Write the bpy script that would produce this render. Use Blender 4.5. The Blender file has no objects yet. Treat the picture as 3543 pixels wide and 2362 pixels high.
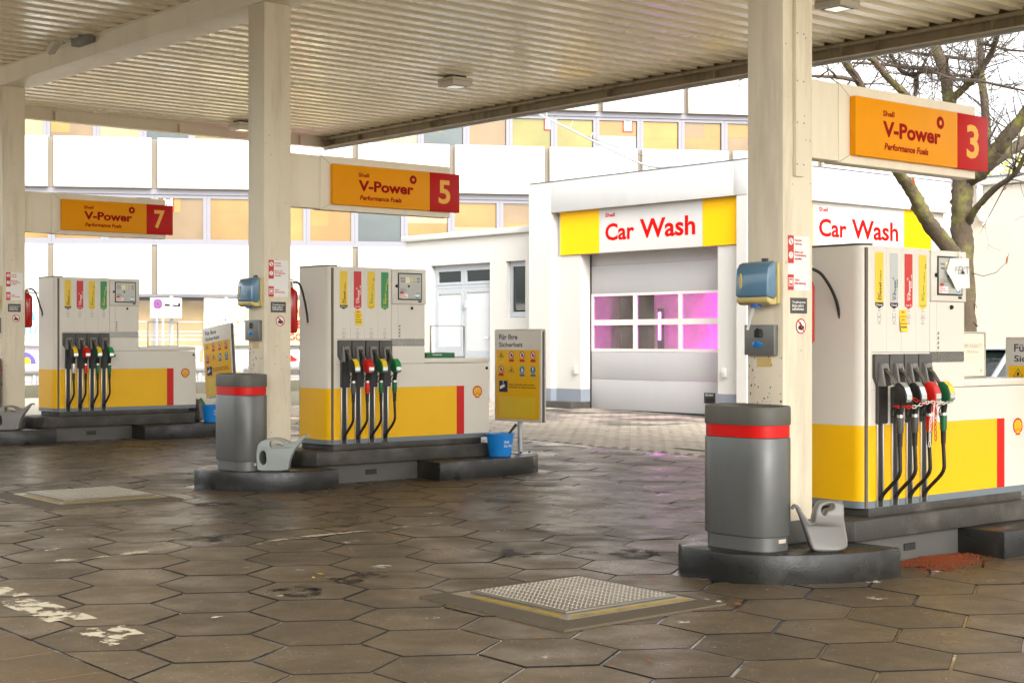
import bpy, bmesh, math, random
from mathutils import Vector, Matrix
random.seed(7)
SC = bpy.context.scene
COL = SC.collection
# ------------------------------------------------------------------ camera, sky, sun, exposure
cam_d = bpy.data.cameras.new('camera')
cam = bpy.data.objects.new('camera', cam_d)
COL.objects.link(cam)
cam.location = (0, 0, 1.55)
cam.rotation_euler = (math.radians(90), 0, math.radians(-40.43))
cam_d.sensor_width = 36
cam_d.lens = 53.85
cam_d.clip_start = .05
cam_d.clip_end = 3000
SC.camera = cam
SC.render.resolution_x = 1024
SC.render.resolution_y = 682
W = bpy.data.worlds.new('World')
SC.world = W
W.use_nodes = True
wn = W.node_tree.nodes
wl = W.node_tree.links
sky = wn.new('ShaderNodeTexSky')
sky.sky_type = 'NISHITA'
sky.sun_disc = False
sky.sun_elevation = math.radians(38)
SUN_AZ = math.radians(200)        # compass bearing of the sun, clockwise from +Y
sky.sun_rotation = SUN_AZ
sky.dust_density = 4
hs = wn.new('ShaderNodeHueSaturation')
hs.inputs['Saturation'].default_value = .12
bgn = wn['Background']
bgn.inputs['Strength'].default_value = .15
wl.new(sky.outputs[0], hs.inputs['Color'])
wl.new(hs.outputs[0], bgn.inputs['Color'])
sun_d = bpy.data.lights.new('sun', 'SUN')
sun_d.energy = .5
sun_d.angle = math.radians(25)
sun_d.color = (1, .96, .9)
sun = bpy.data.objects.new('sun', sun_d)
COL.objects.link(sun)
sun.rotation_euler = (math.radians(90 - 38), 0, math.radians(180) - SUN_AZ)
sun.location = (0, -20, 40)
SC.view_settings.view_transform = 'Standard'
SC.view_settings.look = 'None'
SC.view_settings.gamma = 1
SC.view_settings.exposure = 1.98
SC.view_settings.use_curve_mapping = False
SC.cycles.max_bounces = 6
SC.cycles.diffuse_bounces = 4
SC.cycles.glossy_bounces = 3
SC.cycles.transparent_max_bounces = 8
SC.cycles.sample_clamp_indirect = 8

# ------------------------------------------------------------------ materials
def lin(h):
    h = h.lstrip('#')
    c = [int(h[i:i + 2], 16) / 255 for i in (0, 2, 4)]
    return tuple((x / 12.92 if x <= .04045 else ((x + .055) / 1.055) ** 2.4) for x in c)

MATS = {}
def mat(name, col, rough=.5, metal=0., var=.06, scale=6., bump=0., bscale=80., dirt=0., dcol=(.12, .09, .05), dscale=3.,
        streak=False, spec=.5, coat=0., emit=None, estr=0., trans=0., alpha=1., rvar=0., rand=0., speck=0., dmin=.5):
    """Principled material: base colour broken up by world-space noise, a dirt layer with its own shape, fine relief."""
    if isinstance(col, str): col = lin(col)
    m = bpy.data.materials.new(name)
    m.use_nodes = True
    nt = m.node_tree; N = nt.nodes; L = nt.links
    p = N['Principled BSDF']
    p.inputs['Roughness'].default_value = rough
    p.inputs['Metallic'].default_value = metal
    p.inputs['Specular IOR Level'].default_value = spec
    p.inputs['Coat Weight'].default_value = coat
    p.inputs['Transmission Weight'].default_value = trans
    p.inputs['Alpha'].default_value = alpha
    geo = N.new('ShaderNodeNewGeometry')
    def noise(s, det=4, vec=None, rgh=.55):
        n = N.new('ShaderNodeTexNoise')
        n.inputs['Scale'].default_value = s
        n.inputs['Detail'].default_value = det
        n.inputs['Roughness'].default_value = rgh
        L.new(vec if vec is not None else geo.outputs['Position'], n.inputs['Vector'])
        return n
    n1 = noise(scale)
    mix = N.new('ShaderNodeMix'); mix.data_type = 'RGBA'
    mix.inputs[6].default_value = (*[c * (1 - var) for c in col], 1)
    mix.inputs[7].default_value = (*[min(1, c * (1 + var)) for c in col], 1)
    L.new(n1.outputs['Fac'], mix.inputs[0])
    out = mix.outputs[2]
    if rand:
        oi = N.new('ShaderNodeObjectInfo')
        ad = N.new('ShaderNodeMath'); ad.operation = 'ADD'
        L.new(oi.outputs['Random'], ad.inputs[0]); L.new(geo.outputs['Random Per Island'], ad.inputs[1])
        fr = N.new('ShaderNodeMath'); fr.operation = 'FRACT'; L.new(ad.outputs[0], fr.inputs[0])
        mr = N.new('ShaderNodeMapRange')
        mr.inputs['To Min'].default_value = 1 - rand; mr.inputs['To Max'].default_value = 1 + rand
        L.new(fr.outputs[0], mr.inputs['Value'])
        hsv = N.new('ShaderNodeHueSaturation')
        L.new(out, hsv.inputs['Color']); L.new(mr.outputs[0], hsv.inputs['Value'])
        out = hsv.outputs[0]
    if speck:
        vo = N.new('ShaderNodeTexVoronoi'); vo.inputs['Scale'].default_value = 30
        L.new(geo.outputs['Position'], vo.inputs['Vector'])
        sr = N.new('ShaderNodeMapRange'); sr.inputs['From Min'].default_value = .2; sr.inputs['From Max'].default_value = .1
        L.new(vo.outputs['Distance'], sr.inputs['Value'])
        sx = N.new('ShaderNodeSeparateColor'); L.new(vo.outputs['Color'], sx.inputs[0])
        st_ = N.new('ShaderNodeMath'); st_.operation = 'GREATER_THAN'; st_.inputs[1].default_value = .72; L.new(sx.outputs[0], st_.inputs[0])
        ml = N.new('ShaderNodeMath'); ml.operation = 'MULTIPLY'; L.new(sr.outputs[0], ml.inputs[0]); L.new(st_.outputs[0], ml.inputs[1])
        m3 = N.new('ShaderNodeMath'); m3.operation = 'MULTIPLY'; m3.inputs[1].default_value = speck; L.new(ml.outputs[0], m3.inputs[0])
        ms = N.new('ShaderNodeMix'); ms.data_type = 'RGBA'; L.new(m3.outputs[0], ms.inputs[0]); L.new(out, ms.inputs[6]); ms.inputs[7].default_value = (.42, .38, .31, 1)
        out = ms.outputs[2]
        ng = noise(60, 3, None, .7)
        gr_ = N.new('ShaderNodeMapRange'); gr_.inputs['From Min'].default_value = .3; gr_.inputs['From Max'].default_value = .7; gr_.inputs['To Min'].default_value = .66; gr_.inputs['To Max'].default_value = 1.34
        L.new(ng.outputs['Fac'], gr_.inputs['Value'])
        gh = N.new('ShaderNodeHueSaturation'); L.new(out, gh.inputs['Color']); L.new(gr_.outputs[0], gh.inputs['Value'])
        out = gh.outputs[0]
    if dirt:
        vec = None
        if streak:
            mp = N.new('ShaderNodeMapping'); mp.inputs['Scale'].default_value = (1, 1, .12)
            L.new(geo.outputs['Position'], mp.inputs['Vector']); vec = mp.outputs[0]
        n2 = noise(dscale, 7, vec, .68)
        r = N.new('ShaderNodeMapRange')
        r.inputs['From Min'].default_value = dmin; r.inputs['From Max'].default_value = dmin + .28
        r.inputs['To Max'].default_value = dirt
        L.new(n2.outputs['Fac'], r.inputs['Value'])
        m2 = N.new('ShaderNodeMix'); m2.data_type = 'RGBA'
        L.new(r.outputs[0], m2.inputs[0]); L.new(out, m2.inputs[6])
        m2.inputs[7].default_value = (*dcol, 1)
        out = m2.outputs[2]
    L.new(out, p.inputs['Base Color'])
    if rvar:
        n3 = noise(scale * .7, 5)
        r3 = N.new('ShaderNodeMapRange')
        r3.inputs['From Min'].default_value = .3; r3.inputs['From Max'].default_value = .7
        r3.inputs['To Min'].default_value = max(.02, rough - rvar); r3.inputs['To Max'].default_value = min(1, rough + rvar)
        L.new(n3.outputs['Fac'], r3.inputs['Value']); L.new(r3.outputs[0], p.inputs['Roughness'])
    if bump:
        nb = noise(bscale, 4)
        b = N.new('ShaderNodeBump'); b.inputs['Strength'].default_value = bump; b.inputs['Distance'].default_value = .01
        L.new(nb.outputs['Fac'], b.inputs['Height']); L.new(b.outputs[0], p.inputs['Normal'])
    if emit:
        if isinstance(emit, str): emit = lin(emit)
        p.inputs['Emission Color'].default_value = (*emit, 1); p.inputs['Emission Strength'].default_value = estr
    MATS[name] = m
    return m

M = MATS
mat('cream_paint', '#efe4cb', .5, var=.04, scale=3, bump=.06, bscale=160, dirt=.22, dcol=(.28, .22, .13), dscale=2.2, streak=True)
mat('column_paint', '#e6dac0', .55, var=.04, scale=2.5, bump=.08, bscale=120, dirt=.45, dcol=(.2, .15, .08), dscale=4.0, streak=True)
mat('ceiling_sheet', '#eddfc0', .22, var=.05, scale=1.2, dirt=.18, dcol=(.3, .24, .16), dscale=1.2, spec=.5, rvar=.08)
mat('fascia_dirty', '#a8987a', .5, var=.12, scale=4, dirt=.95, dcol=(.06, .042, .02), dscale=3.2, streak=True)
mat('white_coat', '#dad4c7', .32, var=.03, scale=4, bump=.02, bscale=300, dirt=.16, dcol=(.4, .34, .24), dscale=2, coat=.15)
mat('yellow_coat', '#f0b800', .4, var=.03, scale=4, bump=.02, bscale=300, dirt=.06, dcol=(.3, .16, .02), spec=.3)
mat('red_coat', '#cc0f08', .4, var=.03, spec=.3)
mat('grey_strip', '#6e777c', .4, var=.04)
mat('dark_gap', '#141310', .8, var=.1)
mat('black_plastic', '#1b1a18', .42, var=.12, scale=20, bump=.05, bscale=300)
mat('dark_grey_plastic', '#4a4742', .5, var=.08, scale=15, bump=.05, bscale=300)
mat('mid_grey_plastic', '#77746d', .45, var=.06)
mat('chrome', '#dedbd4', .3, metal=.85, var=.04, scale=30)
mat('steel', '#9c9a94', .34, metal=1, var=.12, scale=12, rvar=.1)
mat('rubber', '#15130f', .55, var=.15, scale=30)
mat('red_plastic', '#d01a10', .35, var=.04)
mat('green_plastic', '#12623a', .38, var=.05)
mat('silver_label', '#c9ccc8', .2, metal=.6, var=.05)
mat('yellow_label', '#e9c31c', .35, var=.03)
mat('red_label', '#c9190f', .35, var=.03)
mat('green_label', '#1d8a45', .35, var=.03)
mat('silver_strip', '#b9bbba', .35, metal=.2, var=.03)
mat('ink_black', '#1e1d1a', .6, var=0)
mat('ink_white', '#efece6', .6, var=0)
mat('ink_green', '#3c8f3f', .6, var=0)
mat('ink_yellow', '#f2cf1d', .6, var=0)
mat('ink_red', '#c4150d', .6, var=0)
mat('ink_navy', '#161f4d', .6, var=0)
mat('ink_grey', '#77756f', .6, var=0)
mat('ink_blue', '#1b7fa6', .6, var=0)
mat('ink_pale', '#c9b9a8', .6, var=0)
mat('ink_teal', '#5fb4c4', .6, var=0)
mat('ink_purple', '#5b4f9c', .6, var=0)
mat('lcd', '#b7b6ae', .18, var=.05, coat=.5)
mat('lcd_digit', '#e6e0b8', .3, var=.02)
mat('concrete_dark', '#3a3731', .62, var=.2, scale=5, bump=.3, bscale=70, dirt=.45, dcol=(.2, .18, .15), dscale=2.5, rvar=.2)
mat('kerb_paint', '#201f1c', .36, var=.16, scale=9, bump=.15, bscale=60, spec=.4, dirt=.2, dcol=(.2, .18, .15), dscale=3.6, rvar=.15)
mat('wall_grey', '#55534e', .6, var=.12, scale=4, bump=.12, bscale=70, dirt=.3, dcol=(.05, .045, .04), dscale=2.5)
mat('slab', '#584b37', .44, var=.25, scale=2.6, bump=.35, bscale=150, dirt=.55, dcol=(.04, .034, .024), dscale=1.6, rvar=.25, rand=.2, spec=.5, speck=.9)
mat('slab_edge', '#53442e', .55, var=.2, scale=2.0, bump=.3, bscale=120, dirt=.35, dcol=(.2, .09, .02), dscale=1.2, rvar=.15, rand=.06, speck=.3)
mat('slab_side', '#100d09', .95, var=.2, scale=8)
mat('core_grey', '#6b6254', .8, var=.1)
mat('bed', '#17140f', .2, var=.3, scale=1.5, bump=.1, bscale=60, dirt=1.6, dcol=(.5, .48, .44), dscale=1.3, rvar=.15, dmin=.52, spec=.8)
mat('paver', '#9a9080', .7, var=.14, scale=3, bump=.25, bscale=90, rand=.12, dirt=.2, dcol=(.1, .085, .06), dscale=.9)
mat('paver_bed', '#5e5a48', .85, var=.25, scale=4)
mat('asphalt', '#a39c8c', .85, var=.12, scale=2)
mat('line_paint', '#e4dcc6', .6, var=.06, scale=10)
mat('bin_body', '#656663', .36, metal=.3, var=.08, scale=8, dirt=.4, dcol=(.09, .08, .06), dscale=5, streak=True, rvar=.08)
mat('bin_top', '#57544a', .5, var=.14, scale=9, dirt=.45, dcol=(.03, .025, .02), dscale=7)
mat('can_silver', '#75726d', .4, metal=.1, var=.06, scale=8, dirt=.15, dcol=(.1, .09, .08), dscale=8)
mat('can_grey', '#8f9590', .42, var=.04, scale=8)
mat('can_dark', '#77736c', .42, var=.06, scale=8)
mat('bucket_blue', '#1583d6', .32, var=.04)
mat('towel_blue', '#5b8098', .2, var=.05, scale=10, coat=.4)
mat('towel_cream', '#cbb775', .3, var=.08, scale=12)
mat('paper', '#eceae6', .8, var=.03)
mat('wipe_box', '#777772', .4, metal=.4, var=.05)
mat('blue_lens', '#1f78bd', .15, var=.15, scale=60, coat=.5)
mat('grime', '#4f3f25', .9, var=.3, scale=30)
mat('tape', '#cdb06a', .5, var=.1, scale=20)
mat('extinguisher', '#b80f10', .25, var=.04, coat=.4)
mat('sign_amber', '#ee9a00', .5, var=.05, scale=2.5, dirt=.1, dcol=(.4, .16, 0), spec=.15)
mat('sign_red', '#bd120d', .45, var=.05, spec=.2)
mat('sign_ink', '#9c0a04', .6, var=.0, spec=.1)
mat('sign_digit', '#eca900', .35, var=0)
mat('hatch_concrete', '#574d3b', .75, var=.2, scale=6, bump=.5, bscale=90, dirt=.4, dcol=(.05, .04, .025), dscale=3)
mat('hatch_rim', '#aaa393', .35, metal=.7, var=.2, scale=10, dirt=.4, dcol=(.25, .17, .04), dscale=6)
mat('hatch_yellow', '#9a8338', .6, var=.3, scale=12, dirt=1.3, dcol=(.14, .12, .08), dscale=7)
mat('hatch_stud', '#cdc6b6', .35, metal=.5, var=.1, scale=8)
mat('hatch_plate', '#857f73', .45, metal=.5, var=.12, scale=8, dirt=.3, dcol=(.15, .12, .08), dscale=4, rvar=.1)
mat('plaster', '#c4c1ba', .8, var=.03, scale=1.5, bump=.1, bscale=50, dirt=.12, dcol=(.5, .42, .3), dscale=.9, streak=True)
mat('plaster_warm', '#bdb7ac', .8, var=.03, scale=1.5, bump=.1, bscale=50, dirt=.1, dcol=(.5, .42, .3), dscale=.9, streak=True)
mat('fascia_white', '#bdbcb9', .55, var=.04, scale=1, dirt=.3, dcol=(.35, .33, .3), dscale=1.1, streak=True)
mat('base_blue_grey', '#7d838c', .7, var=.08, scale=3, dirt=.3, dcol=(.1, .1, .07), dscale=3)
mat('door_panel', '#aeacab', .5, var=.03, scale=2, bump=.05, bscale=120, dirt=.12, dcol=(.25, .22, .18), dscale=1, streak=True)
mat('door_frame', '#d8d4cb', .4, var=.03)
mat('sign_white', '#c2c0bc', .4, var=.02, dirt=.1, dcol=(.3, .28, .2), streak=True)
mat('sign_yellow', '#f0b800', .5, var=.03, scale=1, spec=.15)
mat('letters_red', '#c40d06', .6, var=0, spec=.05)
mat('pvc_grey', '#a9adb2', .4, var=.03)
mat('pvc_panel', '#bfc1c2', .45, var=.03)
mat('milk_pane', '#d5dcd8', .35, var=.06, scale=5)
mat('concrete_white', '#c9c4b9', .8, var=.05, scale=.8, dirt=.4, dcol=(.4, .34, .22), dscale=.5, streak=True)
mat('concrete_joint', '#756c5f', .8, var=.12, scale=2, dirt=.4, dcol=(.12, .1, .08), dscale=1.2, streak=True)
mat('alu_grey', '#6f6e74', .45, metal=.2, var=.05)
mat('bark', '#4a3e2e', .85, var=.4, scale=14, bump=1., bscale=30, dirt=1.0, dcol=(.21, .22, .02), dscale=2.4)
mat('twig', '#43382c', .8, var=.2, scale=10)
mat('leaf_orange', '#8f5424', .6, var=.3, scale=30)
mat('leaf_yellow', '#a8a03c', .6, var=.35, scale=3)
mat('leaf_brown', '#9c6428', .65, var=.35, scale=40)
mat('leaf_gold', '#d9b21e', .6, var=.2, scale=40)
mat('sand_red', '#6b3416', .9, var=.3, scale=40, bump=.6, bscale=120)
mat('sand_grain', '#87421e', .9, var=.4, scale=60)
mat('car_silver', '#b9bdbf', .25, metal=.5, var=.02, coat=.8)
mat('car_glass', '#1c2622', .06, var=.05, coat=.5)
mat('moss_kerb', '#5a5648', .9, var=.3, scale=3, bump=.3, bscale=40, dirt=.6, dcol=(.05, .09, .02), dscale=2.2)
mat('galvanised', '#b4b5b6', .4, metal=.4, var=.08)
mat('banner_white', '#eeebe4', .7, var=.03, bump=.3, bscale=3)
mat('banner_yellow', '#ece0a0', .7, var=.05, bump=.3, bscale=3)
mat('shop_glass', '#94805f', .15, var=.3, scale=.8, coat=.5)
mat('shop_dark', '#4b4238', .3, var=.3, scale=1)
mat('cardboard_green', '#1f6b40', .6, var=.06)
mat('frame_alu', '#b5b0a6', .3, metal=.8, var=.08)
mat('poster', '#e6dcc6', .6, var=.03)
mat('chain_white', '#e2ddd0', .45, var=.05)
mat('chain_red', '#c81f18', .45, var=.05)
mat('lamp_box', '#d5cdbb', .5, var=.05, scale=6)
mat('lamp_glass', '#e9e6da', .2, var=.05, coat=.5, emit='#fff6e0', estr=.12)
mat('cable_white', '#c9c7c2', .5, var=.02)
mat('interior_wall', '#5a5350', .7, var=.05)
mat('led_pink', '#ff9cf4', .4, var=0, emit=(1., .08, .85), estr=10)
mat('led_pink_hidden_fill', '#ff9cf4', .4, var=0, emit=(1., .08, .85), estr=100)  # glow of the added lamp hidden inside the wash hall
mat('knob_green', '#2f7d44', .4, var=.05)
mat('sign_blue', '#1f5fb8', .5, var=0)

def glassy(name, col, rough, fac):
    m = bpy.data.materials.new(name); m.use_nodes = True
    nt = m.node_tree; N = nt.nodes; L = nt.links
    p = N['Principled BSDF']
    p.inputs['Base Color'].default_value = (*lin(col), 1); p.inputs['Roughness'].default_value = rough
    t = N.new('ShaderNodeBsdfTransparent'); mx = N.new('ShaderNodeMixShader')
    no = N.new('ShaderNodeTexNoise'); no.inputs['Scale'].default_value = 2.2; no.inputs['Detail'].default_value = 5
    g = N.new('ShaderNodeNewGeometry'); L.new(g.outputs['Position'], no.inputs['Vector'])
    r = N.new('ShaderNodeMapRange'); r.inputs['From Min'].default_value = .3; r.inputs['From Max'].default_value = .75
    r.inputs['To Min'].default_value = fac - .12; r.inputs['To Max'].default_value = fac + .12
    L.new(no.outputs['Fac'], r.inputs['Value']); L.new(r.outputs[0], mx.inputs[0])
    L.new(t.outputs[0], mx.inputs[1]); L.new(p.outputs[0], mx.inputs[2])
    L.new(mx.outputs[0], N['Material Output'].inputs['Surface'])
    M[name] = m
glassy('acrylic', '#8a8078', .18, .25)
glassy('towel_window', '#6d90a8', .15, .75)

def worn(name, col, scale, thr):
    """paint worn through: opaque patches with ragged edges over bare ground"""
    m = mat(name, col, .6, var=.06, scale=12)
    nt = m.node_tree; N = nt.nodes; L = nt.links
    g = N.new('ShaderNodeNewGeometry'); no = N.new('ShaderNodeTexNoise')
    no.inputs['Scale'].default_value = scale; no.inputs['Detail'].default_value = 8; no.inputs['Roughness'].default_value = .7
    L.new(g.outputs['Position'], no.inputs['Vector'])
    r = N.new('ShaderNodeMapRange'); r.inputs['From Min'].default_value = thr; r.inputs['From Max'].default_value = thr + .03
    L.new(no.outputs['Fac'], r.inputs['Value']); L.new(r.outputs[0], N['Principled BSDF'].inputs['Alpha'])
worn('worn_line', '#bdb39a', 6, .485)
worn('worn_spot', '#cfcabd', 16, .52)
worn('oil_mark', '#17130d', 9, .5)

# ------------------------------------------------------------------ mesh helpers
TXT = {}
def text_geo(s, bold=0., shear=0.):
    k = (s, bold, shear)
    if k not in TXT:
        c = bpy.data.curves.new('t', 'FONT'); c.body = s; c.offset = bold; c.shear = shear; c.resolution_u = 3
        o = bpy.data.objects.new('t', c)
        me = bpy.data.meshes.new_from_object(o)
        vs = [v.co.copy() for v in me.vertices]; fs = [tuple(p.vertices) for p in me.polygons]
        x0 = min(v.x for v in vs); x1 = max(v.x for v in vs); y0 = min(v.y for v in vs); y1 = max(v.y for v in vs)
        TXT[k] = ([((v.x - x0) / (x1 - x0), (v.y - y0) / (y1 - y0)) for v in vs], fs, (x1 - x0) / (y1 - y0))
        bpy.data.objects.remove(o); bpy.data.curves.remove(c); bpy.data.meshes.remove(me)
    return TXT[k]

class MB:
    def __init__(s): s.v = []; s.f = []; s.m = []
    def add(s, vs, fs, mi=0):
        b = len(s.v); s.v += [tuple(v) for v in vs]; s.f += [tuple(b + i for i in f) for f in fs]; s.m += [mi] * len(fs)
        return s
    def box(s, x0, x1, y0, y1, z0, z1, mi=0):
        vs = [(x, y, z) for z in (z0, z1) for y in (y0, y1) for x in (x0, x1)]
        return s.add(vs, [(0, 2, 3, 1), (4, 5, 7, 6), (0, 1, 5, 4), (2, 6, 7, 3), (0, 4, 6, 2), (1, 3, 7, 5)], mi)
    def obox(s, c, ax, ay, az, mi=0):
        c = Vector(c); ax = Vector(ax); ay = Vector(ay); az = Vector(az)
        vs = [c + ax * i + ay * j + az * k for k in (-1, 1) for j in (-1, 1) for i in (-1, 1)]
        return s.add(vs, [(0, 2, 3, 1), (4, 5, 7, 6), (0, 1, 5, 4), (2, 6, 7, 3), (0, 4, 6, 2), (1, 3, 7, 5)], mi)
    def prism(s, poly, a0, a1, axis='z', mi=0):
        """polygon (counter-clockwise in its own 2D frame) pushed from a0 to a1 along an axis"""
        def P(p, a):
            return (p[0], p[1], a) if axis == 'z' else ((p[0], a, p[1]) if axis == 'y' else (a, p[0], p[1]))
        n = len(poly)
        vs = [P(p, a0) for p in poly] + [P(p, a1) for p in poly]
        fs = [tuple(range(n - 1, -1, -1)), tuple(range(n, 2 * n))] + [(i, (i + 1) % n, n + (i + 1) % n, n + i) for i in range(n)]
        return s.add(vs, fs, mi)
    def tube(s, path, r, n=8, mi=0, cap=True):
        path = [Vector(p) for p in path]; k = len(path)
        rs = r if isinstance(r, (list, tuple)) else [r] * k
        base = len(s.v); up = None
        for i, p in enumerate(path):
            t = (path[min(i + 1, k - 1)] - path[max(i - 1, 0)]).normalized()
            if up is None:
                up = Vector((0, 0, 1)) if abs(t.z) < .9 else Vector((1, 0, 0))
            a = t.cross(up)
            if a.length < 1e-5: a = t.cross(Vector((0, 1, 0)))
            a.normalize(); b = a.cross(t).normalized(); up = b
            for j in range(n):
                th = 2 * math.pi * j / n
                s.v.append(tuple(p + (a * math.cos(th) + b * math.sin(th)) * rs[i]))
        for i in range(k - 1):
            for j in range(n):
                j2 = (j + 1) % n
                s.f.append((base + i * n + j, base + i * n + j2, base + (i + 1) * n + j2, base + (i + 1) * n + j)); s.m.append(mi)
        if cap:
            s.f.append(tuple(base + j for j in range(n))[::-1]); s.m.append(mi)
            s.f.append(tuple(base + (k - 1) * n + j for j in range(n))); s.m.append(mi)
        return s
    def lathe(s, prof, c=(0, 0, 0), n=20, mi=0, sx=1, sy=1, axis='z'):
        base = len(s.v)
        for r, z in prof:
            for j in range(n):
                th = 2 * math.pi * j / n
                a, b = r * math.cos(th) * sx, r * math.sin(th) * sy
                if axis == 'z': s.v.append((c[0] + a, c[1] + b, c[2] + z))
                elif axis == 'y': s.v.append((c[0] + a, c[1] - z, c[2] + b))
                else: s.v.append((c[0] - z, c[1] - a, c[2] + b))
        for i in range(len(prof) - 1):
            for j in range(n):
                j2 = (j + 1) % n
                s.f.append((base + i * n + j, base + i * n + j2, base + (i + 1) * n + j2, base + (i + 1) * n + j)); s.m.append(mi)
        s.f.append(tuple(base + j for j in range(n))[::-1]); s.m.append(mi)
        s.f.append(tuple(base + (len(prof) - 1) * n + j for j in range(n))); s.m.append(mi)
        return s
    def poly3(s, o, u, v, pts, mi=0):
        o = Vector(o); u = Vector(u); v = Vector(v)
        return s.add([o + u * a + v * b for a, b in pts], [tuple(range(len(pts)))], mi)
    def text(s, t, o, u, v, w, h=None, mi=0, bold=.0, shear=0.):
        vs, fs, asp = text_geo(t, bold, shear)
        if h is None: h = w / asp
        o = Vector(o); u = Vector(u); v = Vector(v)
        return s.add([o + u * (a * w) + v * (b * h) for a, b in vs], fs, mi)
    def frame(s, x0, x1, a0, a1, b0, b1, wa, wb=None, mi=0):
        """rectangular ring in the a/b plane (a = Y, b = Z), pushed from x0 to x1"""
        wb = wb or wa
        q = [(a0, b0), (a1, b0), (a1, b1), (a0, b1), (a0 + wa, b0 + wb), (a1 - wa, b0 + wb), (a1 - wa, b1 - wb), (a0 + wa, b1 - wb)]
        vs = [(x, a, b) for x in (x0, x1) for a, b in q]
        fs = []
        for i in range(4):
            j = (i + 1) % 4
            fs += [(i, j, 4 + j, 4 + i), (8 + j, 8 + i, 12 + i, 12 + j), (j, i, 8 + i, 8 + j), (4 + i, 4 + j, 12 + j, 12 + i)]
        return s.add(vs, fs, mi)
    def frame_y(s, y0, y1, x0, x1, z0, z1, w, mi=0):
        b = len(s.v); s.frame(y0, y1, x0, x1, z0, z1, w, mi=mi)
        s.v[b:] = [(a, y, z) for y, a, z in s.v[b:]]
        return s
    def disc(s, o, u, v, r, n=24, mi=0, ry=None):
        return s.poly3(o, u, v, [(r * math.cos(2 * math.pi * i / n), (ry or r) * math.sin(2 * math.pi * i / n)) for i in range(n)], mi)
    def ring(s, o, u, v, r0, r1, n=28, mi=0, k=1.):
        o = Vector(o); u = Vector(u); v = Vector(v)
        vs = [o + (u * math.cos(2 * math.pi * i / n) + v * (math.sin(2 * math.pi * i / n) * k)) * r for r in (r0, r1) for i in range(n)]
        return s.add(vs, [(i, (i + 1) % n, n + (i + 1) % n, n + i) for i in range(n)], mi)

def outline_mesh(name, splines, depth, bev, m):
    """flat outline with holes, given thickness and rounded edges"""
    c = bpy.data.curves.new('c', 'CURVE'); c.dimensions = '2D'; c.fill_mode = 'BOTH'; c.extrude = depth / 2 - bev; c.bevel_depth = bev; c.bevel_resolution = 3; c.offset = -bev; c.resolution_u = 4
    for pts in splines:
        sp = c.splines.new('BEZIER'); sp.bezier_points.add(len(pts) - 1); sp.use_cyclic_u = True
        for b, (x, y) in zip(sp.bezier_points, pts):
            b.co = (x, y, 0); b.handle_left_type = b.handle_right_type = 'AUTO'
    o = bpy.data.objects.new('c', c)
    me = bpy.data.meshes.new_from_object(o); me.name = name
    me.transform(Matrix.Rotation(math.radians(90), 4, 'X'))
    me.materials.clear(); me.materials.append(M[m])
    bpy.data.objects.remove(o); bpy.data.curves.remove(c)
    me.shade_smooth(); me.set_sharp_from_angle(angle=math.radians(50))
    return me

OFF = {}
def mesh(name, mb, mats, bevel=0., smooth=None, seg=2, bang=35):
    if isinstance(mats, str): mats = [mats]
    me = bpy.data.meshes.new(name)
    me.from_pydata(mb.v, [], mb.f)
    for m in mats: me.materials.append(M[m])
    if len(mats) > 1: me.polygons.foreach_set('material_index', mb.m)
    me.update()
    if bevel or True:
        bm = bmesh.new(); bm.from_mesh(me)
        if bevel:
            bmesh.ops.remove_doubles(bm, verts=bm.verts, dist=1e-5)
            bmesh.ops.recalc_face_normals(bm, faces=bm.faces)
            es = [e for e in bm.edges if len(e.link_faces) == 2 and e.calc_face_angle(0) > math.radians(bang)]
            bmesh.ops.bevel(bm, geom=es, offset=bevel, segments=seg, profile=.5, affect='EDGES', clamp_overlap=True)
            bm.to_mesh(me)
        bm.free()
    if smooth is None and bevel: smooth = 40
    if smooth:
        me.shade_smooth()
        me.set_sharp_from_angle(angle=math.radians(smooth))
    return me

def put(name, me, parent=None, loc=None, kind=None):
    o = bpy.data.objects.new(name, me)
    COL.objects.link(o)
    if parent is not None:
        o.parent = parent
        if loc is None: loc = tuple(-c for c in OFF.get(parent.name, (0, 0, 0)))
    o.location = loc or (0, 0, 0)
    if kind: o['kind'] = kind
    return o

def part(name, mb, mats, parent, **kw):
    return put(name, mesh(name, mb, mats, **kw), parent)

def tag(o, label, cat, group=None):
    o['label'] = label; o['category'] = cat
    if group: o['group'] = group
    return o

def thing(name, label, cat, loc=(0, 0, 0), off=(0, 0, 0), rz=0, group=None):
    """Empty at the thing's base; its parts are given in the frame of loc, off is the base within that frame"""
    o = bpy.data.objects.new(name, None); o.empty_display_size = .2
    COL.objects.link(o)
    o.location = tuple(a + b for a, b in zip(loc, off)); o.rotation_euler = (0, 0, rz)
    OFF[o.name] = off
    return tag(o, label, cat, group)

def single(name, mb, mats, label, cat, loc, group=None, rot=(0, 0, 0), **kw):
    o = put(name, mesh(name, mb, mats, **kw), None, loc)
    o.rotation_euler = rot
    return tag(o, label, cat, group)

def arc(cx, cy, r, a0, a1, n=6):
    return [(cx + r * math.cos(math.radians(a0 + (a1 - a0) * i / n)), cy + r * math.sin(math.radians(a0 + (a1 - a0) * i / n))) for i in range(n + 1)]

def rrect(x0, x1, y0, y1, r, n=5):
    return arc(x1 - r, y1 - r, r, 0, 90, n) + arc(x0 + r, y1 - r, r, 90, 180, n) + arc(x0 + r, y0 + r, r, 180, 270, n) + arc(x1 - r, y0 + r, r, 270, 360, n)

UX = (1, 0, 0); UY = (0, -1, 0); UZ = (0, 0, 1); NX = (-1, 0, 0)
SLOPE = .0155
def gz(y):
    return SLOPE * (min(max(y, -25), 31.4) - 6.4)
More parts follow.
